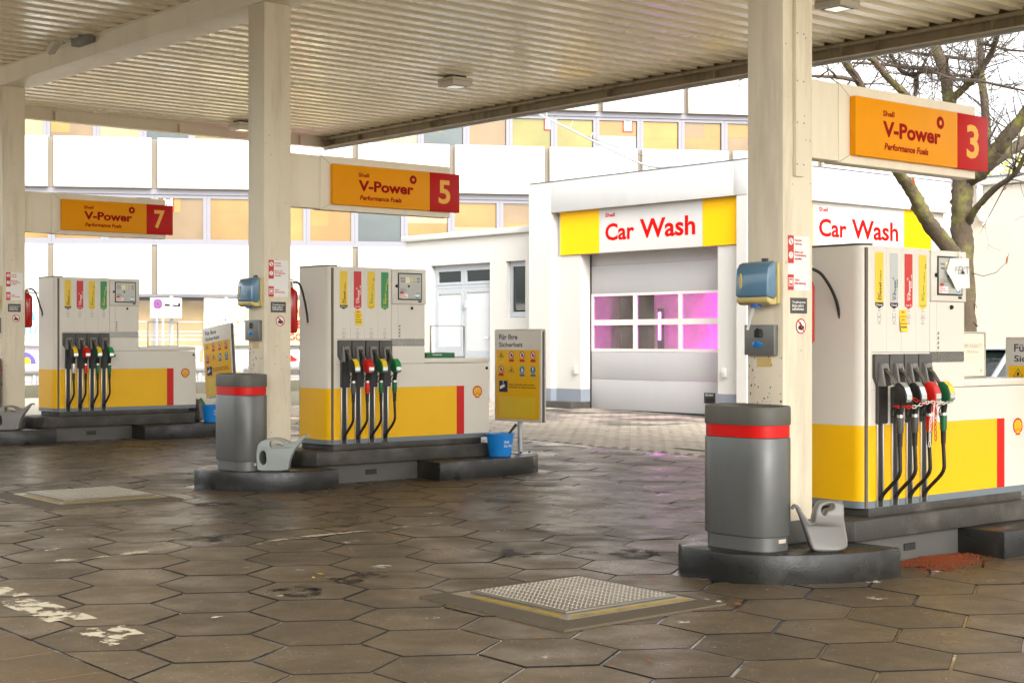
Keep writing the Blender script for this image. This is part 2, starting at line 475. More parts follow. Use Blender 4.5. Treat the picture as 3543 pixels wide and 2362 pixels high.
# ------------------------------------------------------------------ ground and paving
def struct(name, mb, mats, parent=None, **kw):
    o = put(name, mesh(name, mb, mats, **kw), parent)
    if parent is None: o['kind'] = 'structure'
    return o
def sheet(mb, x0, x1, y0, y1, dz, mi=0):
    ys = sorted({y0, y1, *[y for y in (-25, 31.4) if y0 < y < y1]})
    for a, b in zip(ys, ys[1:]):
        mb.add([(x0, a, gz(a) + dz), (x1, a, gz(a) + dz), (x1, b, gz(b) + dz), (x0, b, gz(b) + dz)], [(0, 1, 2, 3)], mi)
    return mb
struct('ground', sheet(MB(), -600, 600, -600, 600, -.034), 'asphalt')
court = struct('forecourt', sheet(MB(), 3.2, 14.3, 2, 23.5, -.0045), 'bed')
HS = .37; HW = HS * math.sqrt(3); HR = HS * 1.5
def hexpts(r, half=False):
    p = [(r * math.cos(math.radians(30 + 60 * i)), r * math.sin(math.radians(30 + 60 * i))) for i in range(6)]
    return [p[0], p[1], p[4], p[5]] if half else p     # half slab keeps x >= 0
def slab_geo(r, half=False):
    out = []
    for rr, z in ((r - .005, 0), (r - .001, -.004), (r, -.03)):
        pts = hexpts(rr, half)
        if half: pts = [(max(x, .006), y) for x, y in pts]
        out += [(x, y, z) for x, y in pts]
    n = 4 if half else 6
    fs = [tuple(range(n))] + [(k * n + (i + 1) % n, k * n + i, (k + 1) * n + i, (k + 1) * n + (i + 1) % n) for k in range(2) for i in range(n)]
    return out, fs
def slab_mb(mb, vs, fs, n):
    mb.add(vs, fs[:1], 0); mb.add(vs, fs[1:], 1)
    return mb
SLAB = [mesh('paving_slab', slab_mb(MB(), *slab_geo(r), 6), ['slab', 'slab_side']) for r in (.3622, .361, .363)]
SLABH = mesh('half_slab', slab_mb(MB(), *slab_geo(.3622, True), 4), ['slab', 'slab_side'])
CA = (math.cos(math.radians(49.57)), math.sin(math.radians(49.57)))
def view(x, y):
    f = x * CA[0] + y * CA[1]; r = x * CA[1] - y * CA[0]
    return f, r
cand = []
holes = [(5.95, 6.45, 6.45, 6.95), (5.95, 6.45, 13.05, 13.55)]
for j in range(-9, 29):
    for i in range(-3, 20):
        x = 4.18 + HW * i + (HW / 2 if j % 2 else 0); y = 7.41 + HR * j
        half = abs(x - 3.22) < .05
        if x < 3.15 or x > 14.1 or y < 2.3 or y > 23.2: continue
        if any(a < x < b and c < y < d for a, b, c, d in holes): continue
        if any(7.65 < x < 11.3 and abs(y - (6.775 + 6.6 * k)) < .3 for k in range(3)): continue
        f, r = view(x, y)
        vis = f > 3 and abs(r / f) < .36 and (1.65 / f) < .25
        cand.append((0 if vis else 1, f, x, y, half))
cand.sort()
tilt = math.atan(SLOPE)
rest = MB()
for n, (nv, f, x, y, half) in enumerate(cand):
    dz = random.uniform(-.0016, .0016)
    if n < 290 and not nv:
        o = put('paving_slab', SLABH if half else random.choice(SLAB), court)
        o.location = (x, y, gz(y) + dz)
        o.rotation_euler = (tilt + random.gauss(0, .0012), random.gauss(0, .0012), 0)
    else:
        vs, fs = slab_geo(.3622, half)
        slab_mb(rest, [(x + a, y + b, gz(y + b) + c + dz) for a, b, c in vs], fs, 4 if half else 6)
far = part('far_slabs', rest, ['slab', 'slab_side'], court); far['kind'] = 'stuff'
# concrete edge strip on the left, with cut joints
strip = struct('edge_strip', sheet(MB(), -6, 3.2, -6, 31, -.02), 'bed')
yy = 4.0
while yy < 31:
    d = .54 if yy < 8 else 1.1
    x1 = 3.212; x0 = x1 - 1.15
    for k in range(2):
        mb = MB(); a, b = x0 - k * 1.16, x1 - k * 1.16
        mb.add([(a + .006, yy + .006, gz(yy) + .001), (b - .006, yy + .006, gz(yy) + .001), (b - .006, yy + d - .006, gz(yy + d) + .001), (a + .006, yy + d - .006, gz(yy + d) + .001),
                (a, yy, gz(yy) - .02), (b, yy, gz(yy) - .02), (b, yy + d, gz(yy + d) - .02), (a, yy + d, gz(yy + d) - .02)],
               [(0, 1, 2, 3), (4, 5, 1, 0), (5, 6, 2, 1), (6, 7, 3, 2), (7, 4, 0, 3)])
        put('concrete_slab', mesh('concrete_slab', mb, 'slab_edge'), strip)
    yy += d
# painted lines, worn through
def flat(pts, dz=.004):
    return MB().add([(x, y, gz(y) + dz) for x, y in pts], [tuple(range(len(pts)))])
part('lane_line', flat([(3.47, 7.2), (3.73, 7.22), (3.77, 7.64), (3.47, 7.69)]), 'worn_line', court)
part('lane_line', flat([(3.47, 7.95), (3.74, 7.9), (3.73, 8.75), (3.48, 8.7)]), 'worn_line', court)
part('lane_line', flat([(3.48, 8.8), (3.74, 8.82), (3.73, 12.5), (3.48, 12.5)]), 'worn_line', court)
part('lane_line', flat([(4.35, 9.9), (5.3, 9.93), (5.32, 9.99), (5.0, 10.02), (4.42, 9.985)]), 'worn_line', court)
part('lane_line', flat([(5.95, 9.87), (6.5, 9.91), (7.0, 9.93), (6.9, 9.98), (6.45, 9.99), (5.98, 9.93)]), 'worn_line', court)
part('lane_line', flat([(7.2, 9.93), (7.85, 9.95), (7.85, 10.0), (7.25, 9.98)]), 'worn_line', court)
part('lane_line', flat([(9.0, 9.9), (11.8, 9.9), (11.8, 10.02), (9.0, 10.02)]), 'worn_line', court)
film = mat('water_film', '#5f5646', .32, var=.2, scale=3, spec=.9, bump=.05, bscale=30)
nt = film.node_tree; g_ = nt.nodes.new('ShaderNodeNewGeometry'); n_ = nt.nodes.new('ShaderNodeTexNoise'); n_.inputs['Scale'].default_value = 1.7; n_.inputs['Detail'].default_value = 7; n_.inputs['Roughness'].default_value = .62
r_ = nt.nodes.new('ShaderNodeMapRange'); r_.inputs['From Min'].default_value = .4; r_.inputs['From Max'].default_value = .58; r_.inputs['To Max'].default_value = .72
nt.links.new(g_.outputs['Position'], n_.inputs['Vector']); nt.links.new(n_.outputs['Fac'], r_.inputs['Value']); nt.links.new(r_.outputs[0], nt.nodes['Principled BSDF'].inputs['Alpha'])
part('water_film', flat([(8.2, 8.3), (12.6, 8.0), (14.2, 9.5), (14.2, 12.6), (12.2, 12.3), (9.2, 11.5), (8.0, 10.2)], .0045), 'water_film', court)
part('water_film', flat([(5.2, 10.4), (7.2, 10.3), (8.0, 11.6), (7.2, 12.2), (5.0, 12.0)], .0045), 'water_film', court)
part('water_film', flat([(4.8, 14.6), (8.6, 14.9), (11.8, 15.4), (11.6, 18.6), (8.0, 18.6), (5.2, 16.9)], .0045), 'water_film', court)
spots = MB()
for k in range(170):
    x = random.uniform(4, 12.5); y = random.uniform(5.5, 17)
    a = random.choice((.02, .03, .03, .05, .09)); n = 9
    spots.add([(x + a * random.uniform(.5, 1.2) * math.cos(6.283 * i / n), y + a * random.uniform(.4, .9) * math.sin(6.283 * i / n), 0) for i in range(n)], [tuple(range(n))])
spots.v = [(x, y, gz(y) + .0036) for x, y, z in spots.v]
oil = MB(); ro = random.Random(5)
for k in range(34):
    x = ro.uniform(4.6, 11.5); y = ro.choice((ro.uniform(7.6, 9.2), ro.uniform(10.2, 12.2), ro.uniform(14.6, 17)))
    a = ro.uniform(.06, .24); n = 12
    oil.add([(x + a * ro.uniform(.6, 1.1) * math.cos(6.283 * i / n), y + a * ro.uniform(.6, 1.1) * math.sin(6.283 * i / n), 0) for i in range(n)], [tuple(range(n))])
oil.v = [(x, y, gz(y) + .0032) for x, y, z in oil.v]
os_ = part('oil_marks', oil, 'oil_mark', court); os_['kind'] = 'stuff'
sp = part('paint_spots', spots, 'worn_spot', court); sp['kind'] = 'stuff'
# block paving in front of the wash hall
apron = struct('wash_apron', sheet(MB(), 14.3, 30, 2, 31.2, -.016), 'paver_bed')
pv = MB(); row = 0; y = 8.0
while y < 25.5:
    x = 14.36 + (.115 if row % 2 else 0)
    while x < 20.9:
        f, r = view(x, y)
        if abs(r / f) < .36:
            dz = random.uniform(-.0025, .0025)
            a, b, c, d = x + .004, x + .226, y + .004, y + .111
            vs = [(a + .006, c + .006, gz(c) + dz), (b - .006, c + .006, gz(c) + dz), (b - .006, d - .006, gz(d) + dz), (a + .006, d - .006, gz(d) + dz),
                  (a, c, gz(c) - .014), (b, c, gz(c) - .014), (b, d, gz(d) - .014), (a, d, gz(d) - .014)]
            pv.add(vs, [(0, 1, 2, 3), (4, 5, 1, 0), (5, 6, 2, 1), (6, 7, 3, 2), (7, 4, 0, 3)])
        x += .23
    y += .115; row += 1
pvo = part('block_pavers', pv, 'paver', apron); pvo['kind'] = 'stuff'
wet = mat('wet_stain', '#4a4338', .22, var=.2, scale=3, spec=.6)
nt = wet.node_tree; g_ = nt.nodes.new('ShaderNodeNewGeometry'); n_ = nt.nodes.new('ShaderNodeTexNoise'); n_.inputs['Scale'].default_value = 1.1; n_.inputs['Detail'].default_value = 6
r_ = nt.nodes.new('ShaderNodeMapRange'); r_.inputs['From Min'].default_value = .42; r_.inputs['From Max'].default_value = .62; r_.inputs['To Max'].default_value = .75
nt.links.new(g_.outputs['Position'], n_.inputs['Vector']); nt.links.new(n_.outputs['Fac'], r_.inputs['Value']); nt.links.new(r_.outputs[0], nt.nodes['Principled BSDF'].inputs['Alpha'])
part('wet_stain', flat([(17.4, 17.6), (20.66, 17.6), (20.66, 21.9), (19.9, 23.0), (17.5, 20.2)], .006), 'wet_stain', apron)
dm = MB()
sheet(dm, 14.9, 15.05, 10, 14.2, .003)
part('drain_slot', dm, 'dark_gap', apron)

# ------------------------------------------------------------------ canopy
can = thing('canopy', 'cream steel filling station canopy with ribbed underside over the pumps', 'canopy', (8.2, 10, 4.9), rz=0)
OFF[can.name] = (8.2, 10, 4.9)
ZC = 5.165
prof = [(0, 0), (.14, 0), (.162, .046), (.178, .048), (.20, .102), (.25, .102), (.268, .048), (.28, .046), (.30, .0)]
def sheet_mesh(x0, x1):
    mb = MB(); pts = []
    for k in range(3):
        pts += [(p[0] + .30 * k, p[1]) for p in prof[:-1]]
    pts.append((.9, 0))
    vs = [(x0, y, z) for y, z in pts] + [(x1, y, z) for y, z in pts]
    n = len(pts)
    mb.add(vs, [(i, n + i, n + i + 1, i + 1) for i in range(n - 1)])
    return mesh('ribbed_sheet', mb, 'ceiling_sheet')
SM = sheet_mesh(1.0, 15.07)
for k in range(29):
    put('ribbed_sheet', SM, can, loc=(-8.2, 22.9 - .9 * (k + 1) - 10, ZC - 4.9 + (.0012 if k % 2 else 0)))
part('roof_deck', MB().box(.9, 15.18, -3.3, 22.97, 5.30, 5.42), 'cream_paint', can)
b = MB().prism([(8.0, 4.94), (8.42, 4.94), (8.42, 5.155), (8.47, 5.16), (8.47, 5.17), (7.95, 5.17), (7.95, 5.16), (8.0, 5.155)][::-1], -3.0, 22.86, 'y')
part('main_beam', b, 'cream_paint', can, bevel=.006)
e = MB().box(15.14, 15.165, -3.3, 22.97, 4.985, 5.31).box(15.03, 15.139, -3.3, 22.9, 4.985, 4.997)
part('edge_channel', e, 'fascia_dirty', can)
part('edge_rail', MB().tube([(15.075, -3.3, 5.135), (15.075, 22.9, 5.135)], .032, 10), 'fascia_dirty', can, smooth=60)
part('edge_trim', MB().box(15.166, 15.2, -3.3, 22.99, 4.955, 5.35), 'fascia_white', can)
e = MB().box(.9, 15.138, 22.9, 22.925, 4.985, 5.31).box(.9, 15.02, 22.8, 22.899, 4.985, 4.997)
part('edge_channel', e, 'cream_paint', can)
for y in [22.64, 21.79, 19.75, 17.7, 15.64, 13.59, 11.54, 11.05, 9.48, 7.4, 5.3]:
    part('stiffener', MB().box(15.06, 15.139, y - .012, y + .012, 4.998, 5.12), 'fascia_dirty', can)
for x in (10.1, 12.25, 14.6, 7.9):
    part('stiffener', MB().box(x - .012, x + .012, 22.83, 22.899, 4.998, 5.15), 'cream_paint', can)
# lamps under the canopy
def lamp(x, y, label):
    t = thing('canopy_lamp', label, 'lamp', (x, y, 5.02), group='box lamps under the canopy')
    OFF[t.name] = (0, 0, 0)
    b = MB().box(-.17, .17, -.17, .17, .0, .115)
    part('housing', b, 'lamp_box', t, bevel=.015)
    part('seam', MB().box(-.172, .172, -.172, .172, .066, .069), 'dark_gap', t)
    part('bracket', MB().box(-.12, .12, -.1, .1, .116, .148), 'dark_grey_plastic', t)
    rim = MB()
    for q in ((-.12, .12, -.12, -.105), (-.12, .12, .105, .12), (-.12, -.105, -.105, .105), (.105, .12, -.105, .105)): rim.box(q[0], q[1], q[2], q[3], -.004, -.0005)
    part('rim', rim, 'dark_gap', t)
    part('lens', MB().box(-.104, .104, -.104, .104, -.003, -.0005), 'lamp_glass', t)
lamp(12.97, 16.42, 'square cream lamp box hanging under the middle of the ribbed canopy')
lamp(12.97, 9.98, 'square cream lamp box right of the nearest column, under the canopy')
lamp(12.97, 22.05, 'small square lamp box at the far canopy edge, left of the middle column')
t = thing('security_camera', 'small grey security camera and junction box on the canopy beam', 'camera', (7.9, 17.2, 5.15))
part('junction_box', MB().box(-.02, .09, -.23, .2, -.07, .06), 'mid_grey_plastic', t, bevel=.008)
part('arm', MB().tube([(.0, .22, .03), (-.04, .32, .05), (-.06, .4, .0)], .03, 8), 'lamp_box', t, smooth=50)
c = part('camera_body', MB().obox((-.1, .5, -.03), (.045, 0, 0), (0, .1, -.05), (0, .018, .04)), 'lamp_box', t, bevel=.01)
part('lens', MB().lathe([(.03, 0), (.03, .02)], (-.1, .618, -.088), 12, axis='y'), 'black_plastic', c)
# ------------------------------------------------------------------ islands
IX, IY, IS, IZ = 8.02, 6.62, 6.6, .1023
WH = {0: 'nearest', 1: 'middle', 2: 'far left'}
def iloc(k): return (IX, IY + IS * k, IZ * k)

def island(k):
    L0 = iloc(k)
    t = thing('pump_island', 'dark painted concrete island under the %s fuel pump' % WH[k], 'pump island', L0, (1.5, .155, 0), group='pump islands')
    left = [(.5, -.59), (.25, -.57), (0, -.505), (-.22, -.40), (-.42, -.25), (-.57, -.07)]
    poly = left + [(x, .31 - y) for x, y in reversed(left)]
    z0 = -.04
    part('kerb_end', MB().prism(poly[::-1], z0, .19), 'kerb_paint', t, bevel=.018, bang=50)
    right = [(1.77, -.565), (2.8, -.565), (3.1, -.49), (3.32, -.36), (3.47, -.18), (3.53, .0)]
    poly = right + [(x, .31 - y) for x, y in reversed(right)]
    part('kerb_end', MB().prism(poly, z0, .19), 'kerb_paint', t, bevel=.018, bang=50)
    part('base_wall', MB().box(.502, 1.768, -.18, .49, z0, .188), 'wall_grey', t)
    v = part('vent', MB().box(1.10, 1.235, -.186, -.181, .075, .125), 'dark_gap', t)
    g = MB()
    for q in range(6): g.box(1.105 + .022 * q, 1.109 + .022 * q, -.189, -.1865, .077, .123)
    for q in range(2): g.box(1.10, 1.235, -.1875, -.1862, .09 + .016 * q, .092 + .016 * q)
    part('grille', g, 'dark_grey_plastic', v)
    part('step_block', MB().prism([(.38, -.10), (.47, -.24), (2.72, -.24), (2.72, .55), (.47, .55), (.38, .41)], .1905, .335), 'concrete_dark', t, bevel=.01, bang=30)
    return t
for k in range(3): island(k)

def column(k):
    L0 = iloc(k); H = 4.939 - L0[2]
    t = thing('canopy_column', 'square cream canopy column beside the %s fuel pump' % WH[k], 'column', L0, (.155, .155, .19), group='canopy columns')
    part('shaft', MB().box(0, .31, 0, .31, .34, H), 'column_paint', t, bevel=.006)
    part('foot', MB().box(-.003, .313, -.003, .313, .191, .345), 'wall_grey', t, bevel=.004)
    Y = -.0025
    n = part('notice', MB().box(.047, .278, -.003, -.0005, 1.895, 2.26), 'ink_white', t)
    r = MB().box(.047, .108, -.0042, -.0032, 2.075, 2.262).box(.047, .108, -.0042, -.0032, 1.896, 2.0)
    part('red_band', r, 'red_label', n)
    s = MB(); y0 = -.0052
    for zc in (2.222, 2.13):
        s.ring((.0775, y0, zc), UX, UZ, .019, .0235)
    s.disc((.0775, y0 + .0002, 2.13), UX, UZ, .0185); s.disc((.0775, y0 + .0002, 2.222), UX, UZ, .0185)
    s.add([(.055, y0, 1.92), (.1, y0, 1.92), (.1, y0, 1.925), (.055, y0, 1.925)], [(0, 1, 2, 3)])
    s.box(.054, .1015, y0, y0 + .0005, 1.922, 1.928).box(.054, .1015, y0, y0 + .0005, 1.972, 1.978).box(.054, .059, y0, y0 + .0005, 1.928, 1.972).box(.0965, .1015, y0, y0 + .0005, 1.928, 1.972)
    s.box(.065, .091, y0, y0 + .0005, 1.94, 1.962)
    part('symbol', s, 'ink_white', n)
    s = MB().box(.0755, .0795, y0 - .001, y0 - .0005, 2.127, 2.144).box(.0755, .0795, y0 - .001, y0 - .0005, 2.117, 2.121)
    s.add([(.065, y0 - .001, 2.236), (.069, y0 - .001, 2.24), (.09, y0 - .001, 2.208), (.086, y0 - .001, 2.204)], [(3, 2, 1, 0)])
    s.add([(.078, y0 - .001, 2.21), (.086, y0 - .001, 2.215), (.075, y0 - .001, 2.232), (.07, y0 - .001, 2.226)], [(0, 1, 2, 3)])
    part('symbol', s, 'ink_red', n)
    s = MB()
    for w, x, z, wd, h in (('Rauchen', .118, 2.225, .072, .016), ('verboten', .118, 2.2, .075, .016), ('Motor und', .118, 2.145, .088, .016),
                           ('Fremdheizung', .118, 2.12, .118, .02), ('abstellen', .118, 2.1, .075, .016), ('Video-', .118, 1.957, .055, .016), ('überwachung', .118, 1.93, .115, .022)):
        s.text(w, (x, -.0045, z), UX, UZ, wd, h, bold=.03)
    part('lettering', s, 'ink_red', n)
    d = part('notice', MB().box(.074, .248, -.004, -.0005, 1.739, 1.844), 'dark_grey_plastic', t)
    s = MB()
    for w, z, wd in (('Tropfmengen', 1.803, .14), ('bitte sofort', 1.782, .12), ('aufnehmen', 1.76, .122)):
        s.text(w, (.09, -.0055, z), UX, UZ, wd, .02, bold=.02)
    part('lettering', s, 'ink_white', d)
    c = part('notice', MB().disc((.183, -.003, 1.653), UX, UZ, .05), 'ink_white', t)
    part('ring', MB().ring((.183, -.0045, 1.653), UX, UZ, .044, .052).add([(.147, -.006, 1.692), (.153, -.006, 1.698), (.22, -.006, 1.615), (.214, -.006, 1.609)], [(3, 2, 1, 0)]), 'ink_red', c)
    s = MB().poly3((.183, -.0048, 1.653), UX, UZ, [(-.03, -.018), (.005, -.028), (.03, -.02), (.033, 0), (.015, .004), (.0, .022), (-.008, .03), (-.014, .02), (-.012, .004), (-.026, .0)])
    part('symbol', s, 'ink_black', c)
    tp = part('tape', MB().box(-.0015, -.0003, .10, .225, 1.378, 1.44), 'tape', t)
    gs = MB(); rg = random.Random(40 + k)
    for q in range(90):
        y_ = rg.uniform(.01, .30); z_ = .45 + 1.0 * rg.random() ** 1.4; a = rg.uniform(.003, .011) * (1.4 if z_ < 1.1 else .8); n_ = 7; st_ = rg.uniform(1, 2.6)
        gs.add([(-.0007, y_ + a * rg.uniform(.5, 1) * math.cos(6.283 * i / n_), z_ + st_ * a * rg.uniform(.5, 1) * math.sin(6.283 * i / n_)) for i in range(n_)], [tuple(range(n_))])
    for q in range(26):
        x_ = rg.uniform(.01, .30); z_ = rg.uniform(.4, 4.5); a = rg.uniform(.002, .005); n_ = 6
        gs.add([(x_ + a * rg.uniform(.5, 1) * math.cos(6.283 * i / n_), -.0007, z_ + 2 * a * rg.uniform(.5, 1) * math.sin(6.283 * i / n_)) for i in range(n_)], [tuple(range(n_))])
    go_ = part('grime_spots', gs, 'grime', t); go_['kind'] = 'stuff'
    if k == 0:
        part('cable_duct', MB().box(.10, .19, -.03, -.0005, 2.66, H - .002), 'column_paint', t, bevel=.005)
        sc = MB()
        for z in (2.74, 3.02, 3.3, 3.62, 3.95):
            for x in (.112, .18): sc.lathe([(.006, 0), (.004, .004)], (x, -.0302, z), 8, axis='y')
        part('screws', sc, 'steel', t)
    return t
for k in range(3): column(k)

def extinguisher(k):
    L0 = iloc(k); ex, ey = .392, .14
    t = thing('fire_extinguisher', 'red fire extinguisher with black hose behind the %s column' % WH[k], 'fire extinguisher', (L0[0] + ex, L0[1] + ey, L0[2] + 1.53), group='fire extinguishers on the columns')
    part('cylinder', MB().lathe([(.02, 0), (.06, .004), (.075, .03), (.076, .39), (.066, .43), (.035, .455), (.025, .47)], n=24), 'extinguisher', t, smooth=40)
    part('bracket', MB().box(-.0815, -.06, -.03, .03, .1, .16).box(-.0815, -.06, -.03, .03, .3, .36), 'black_plastic', t)
    v = part('valve', MB().lathe([(.025, .47), (.025, .5), (.018, .51), (.018, .53)], n=12), 'steel', t, smooth=40)
    part('lever', MB().obox((-.01, -.03, .545), (.008, .0, 0), (0, .05, .012), (0, 0, .005)).obox((-.01, -.02, .515), (.008, 0, 0), (0, .04, .0), (0, 0, .004)), 'chrome', v)
    hx = {0: .27, 1: .10, 2: .13}[k]; hz = {0: -.02, 1: .11, 2: .17}[k]
    path = [(.02, -.01, .515), (.06, -.03, .52), (.06 + hx * .3, -.06, .47), (.05 + hx * .75, -.085, .3), (.04 + hx, -.10, hz + .05), (.045 + hx, -.10, hz)]
    # smooth the hose
    P = []
    for i in range(len(path) - 1):
        a, b_ = Vector(path[max(i - 1, 0)]), Vector(path[i]); c_, d_ = Vector(path[i + 1]), Vector(path[min(i + 2, len(path) - 1)])
        for q in range(5):
            s = q / 5
            P.append(.5 * ((2 * b_) + (c_ - a) * s + (2 * a - 5 * b_ + 4 * c_ - d_) * s * s + (3 * b_ - a - 3 * c_ + d_) * s ** 3))
    P.append(Vector(path[-1]))
    h = part('hose', MB().tube(P, .0115, 8), 'rubber', t, smooth=60)
    part('nozzle_tip', MB().tube([P[-1], P[-1] + (P[-1] - P[-2]).normalized() * .03], .008, 8), 'steel', h)
for k in range(3): extinguisher(k)

# ---- small things on the columns
def towel(k):
    L0 = iloc(k)
    t = thing('towel_dispenser', 'blue paper towel dispenser on the %s column' % WH[k], 'towel dispenser', (L0[0], L0[1], L0[2]), (-.001, .16, 1.8), group='blue towel dispensers')
    y0, y1 = .02, .30
    part('back_shell', MB().box(-.035, -.001, y0 - .004, y1 + .004, 1.8, 2.085), 'towel_cream', t, bevel=.012)
    cov = MB().prism([(-.036, 1.862), (-.036, 2.082), (-.06, 2.088), (-.10, 2.075), (-.128, 2.04), (-.137, 1.98), (-.14, 1.88), (-.138, 1.85), (-.06, 1.835)][::-1], y0, y1, 'y')
    cv = part('cover', cov, 'towel_blue', t, bevel=.014, bang=50)
    low = MB().prism([(-.036, 1.801), (-.036, 1.86), (-.06, 1.833), (-.135, 1.848), (-.132, 1.815), (-.10, 1.797), (-.06, 1.795)][::-1], y0 + .002, y1 - .002, 'y')
    part('lower_shell', low, 'towel_cream', t, bevel=.008, bang=50)
    part('window', MB().lathe([(.026, 0), (.024, .004)], (-.1385, .25, 1.955), 20, axis='x', sx=.55, sy=2.1), 'towel_cream', cv, smooth=50)
    part('outlet', MB().lathe([(.045, -.012), (.04, .01)], (-.075, .17, 1.792), 16, sx=.7), 'sign_blue', t)
    pw = MB().add([(-.08, .17, 1.79), (-.07, .205, 1.79), (-.088, .215, 1.72), (-.1, .235, 1.63), (-.098, .215, 1.625), (-.095, .19, 1.70)], [(0, 1, 2, 5), (5, 2, 3, 4)])
    part('paper', pw, 'paper', t)
    part('clip', MB().box(-.03, -.001, .125, .16, 2.086, 2.11), 'dark_grey_plastic', t)
def wipes(k):
    L0 = iloc(k)
    t = thing('wipe_dispenser', 'grey metal box with hand symbol on the %s column' % WH[k], 'dispenser', (L0[0], L0[1], L0[2]), (-.001, .17, 1.455), group='grey hand wipe boxes')
    bx = part('box', MB().box(-.045, -.001, .04, .30, 1.458, 1.662), 'wipe_box', t, bevel=.004)
    x = -.0465
    hand = [(-.036, -.03), (.0, -.032), (.038, -.029), (.038, -.019), (.008, -.019), (.008, -.015), (.043, -.014), (.043, -.004), (.008, -.004), (.008, 0), (.042, .001), (.042, .011), (.008, .011), (.008, .014), (.036, .015), (.036, .024), (.005, .026), (-.002, .034), (-.02, .03), (-.036, .014)]
    part('hand_symbol', MB().poly3((x, .175, 1.607), UY, UZ, hand), 'ink_black', bx)
    part('window', MB().lathe([(.05, 0), (.046, .003)], (x + .001, .185, 1.53), 24, axis='x', sx=.95, sy=.47), 'blue_lens', bx, smooth=50)
for k in range(3): towel(k); wipes(k)

def number_sign(k, num):
    L0 = iloc(k)
    t = thing('pump_sign', {'3': 'overhead yellow sign with a red 3 field, largest of the three', '5': 'overhead yellow sign with a red 5 field on the middle column', '7': 'overhead yellow sign with a red 7 field at the far left'}[num], 'sign', L0, (.311, .155, 2.82), group='overhead pump number signs')
    part('arm', MB().box(.311, .727, .102, .235, 2.82, 3.365), 'cream_paint', t, bevel=.005)
    part('housing', MB().box(.73, 2.43, .10, .237, 2.81, 3.37), 'cream_paint', t, bevel=.005)
    part('mitre_seam', MB().add([(.731, .0988, 3.366), (.733, .0988, 3.368), (.846, .0988, 3.29), (.844, .0988, 3.288)], [(3, 2, 1, 0)]), 'dark_gap', t)
    part('mitre_seam', MB().add([(.731, .0988, 2.814), (.733, .0988, 2.812), (.846, .0988, 2.866), (.844, .0988, 2.868)], [(0, 1, 2, 3)]), 'dark_gap', t)
    x0, xr, x1 = .85, 2.11, 2.52; z0, z1 = 2.868, 3.287; yf = .045
    p = part('light_box', MB().box(x0, xr, yf, .0995, z0, z1), 'sign_amber', t, bevel=.006)
    q = part('number_box', MB().box(xr + .0005, x1, yf - .001, .0995, z0 - .001, z1 + .001), 'sign_red', t, bevel=.006)
    w = x1 - x0; h = z1 - z0; y = yf - .0015
    def bx(u, v): return (x0 + u * w, y, z1 - v * h)
    s = MB().text('Shell', bx(.19, .275), UX, UZ, .082 * w, .10 * h, bold=.03)
    s.text('V-Power', bx(.19, .63), UX, UZ, .43 * w, .275 * h, bold=.036)
    s.text('Performance Fuels', bx(.2, .85), UX, UZ, .325 * w, .12 * h, bold=.035, shear=.2)
    s.disc(bx(.617, .235), UX, UZ, .047)
    part('lettering', s, 'sign_ink', p)
    st = MB(); c = bx(.617, .235)
    st.poly3((c[0], y - .001, c[2]), UX, UZ, [((.024 if i % 2 else .01) * math.cos(math.pi * i / 10), (.024 if i % 2 else .01) * math.sin(math.pi * i / 10)) for i in range(20)])
    part('emblem', st, 'sign_digit', p)
    part('numeral', MB().text(num, (xr + .115, yf - .0028, z1 - .80 * h), UX, UZ, .165, .62 * h, bold=.025), 'sign_digit', q)
for k, n in ((0, '3'), (1, '5'), (2, '7')): number_sign(k, n)
# ------------------------------------------------------------------ fuel pumps
PR = [(0, .5), (.19, .475), (.35, .39), (.46, .24), (.5, .05), (.475, -.12), (.37, -.30), (.235, -.335), (.225, -.47)]
PECT = PR + [(-x, y) for x, y in reversed(PR[1:])]
def pecten(parent, c, size, u, v, n):
    c = Vector(c); n = Vector(n)
    b = part('emblem', MB().poly3(c, u, v, [(a * size, q * size) for a, q in PECT]), 'ink_red', parent)
    part('emblem_fan', MB().poly3(c + n * .0006, u, v, [(a * size * .8, q * size * .78) for a, q in PECT]), 'yellow_label', parent)
    r = MB()
    for a in (-60, -40, -20, 0, 20, 40, 60):
        th = math.radians(a); d = (math.sin(th), math.cos(th)); w = .017
        L_ = .70 - .0022 * abs(a)
        r.poly3(c + n * .0012, u, v, [((d[0] * .12 - d[1] * w) * size, (-.33 + d[1] * .12 + d[0] * w) * size), ((d[0] * .12 + d[1] * w) * size, (-.33 + d[1] * .12 - d[0] * w) * size),
                                      ((d[0] * L_ + d[1] * w) * size, (-.33 + d[1] * L_ - d[0] * w) * size), ((d[0] * L_ - d[1] * w) * size, (-.33 + d[1] * L_ + d[0] * w) * size)])
    part('emblem_ribs', r, 'ink_red', parent)

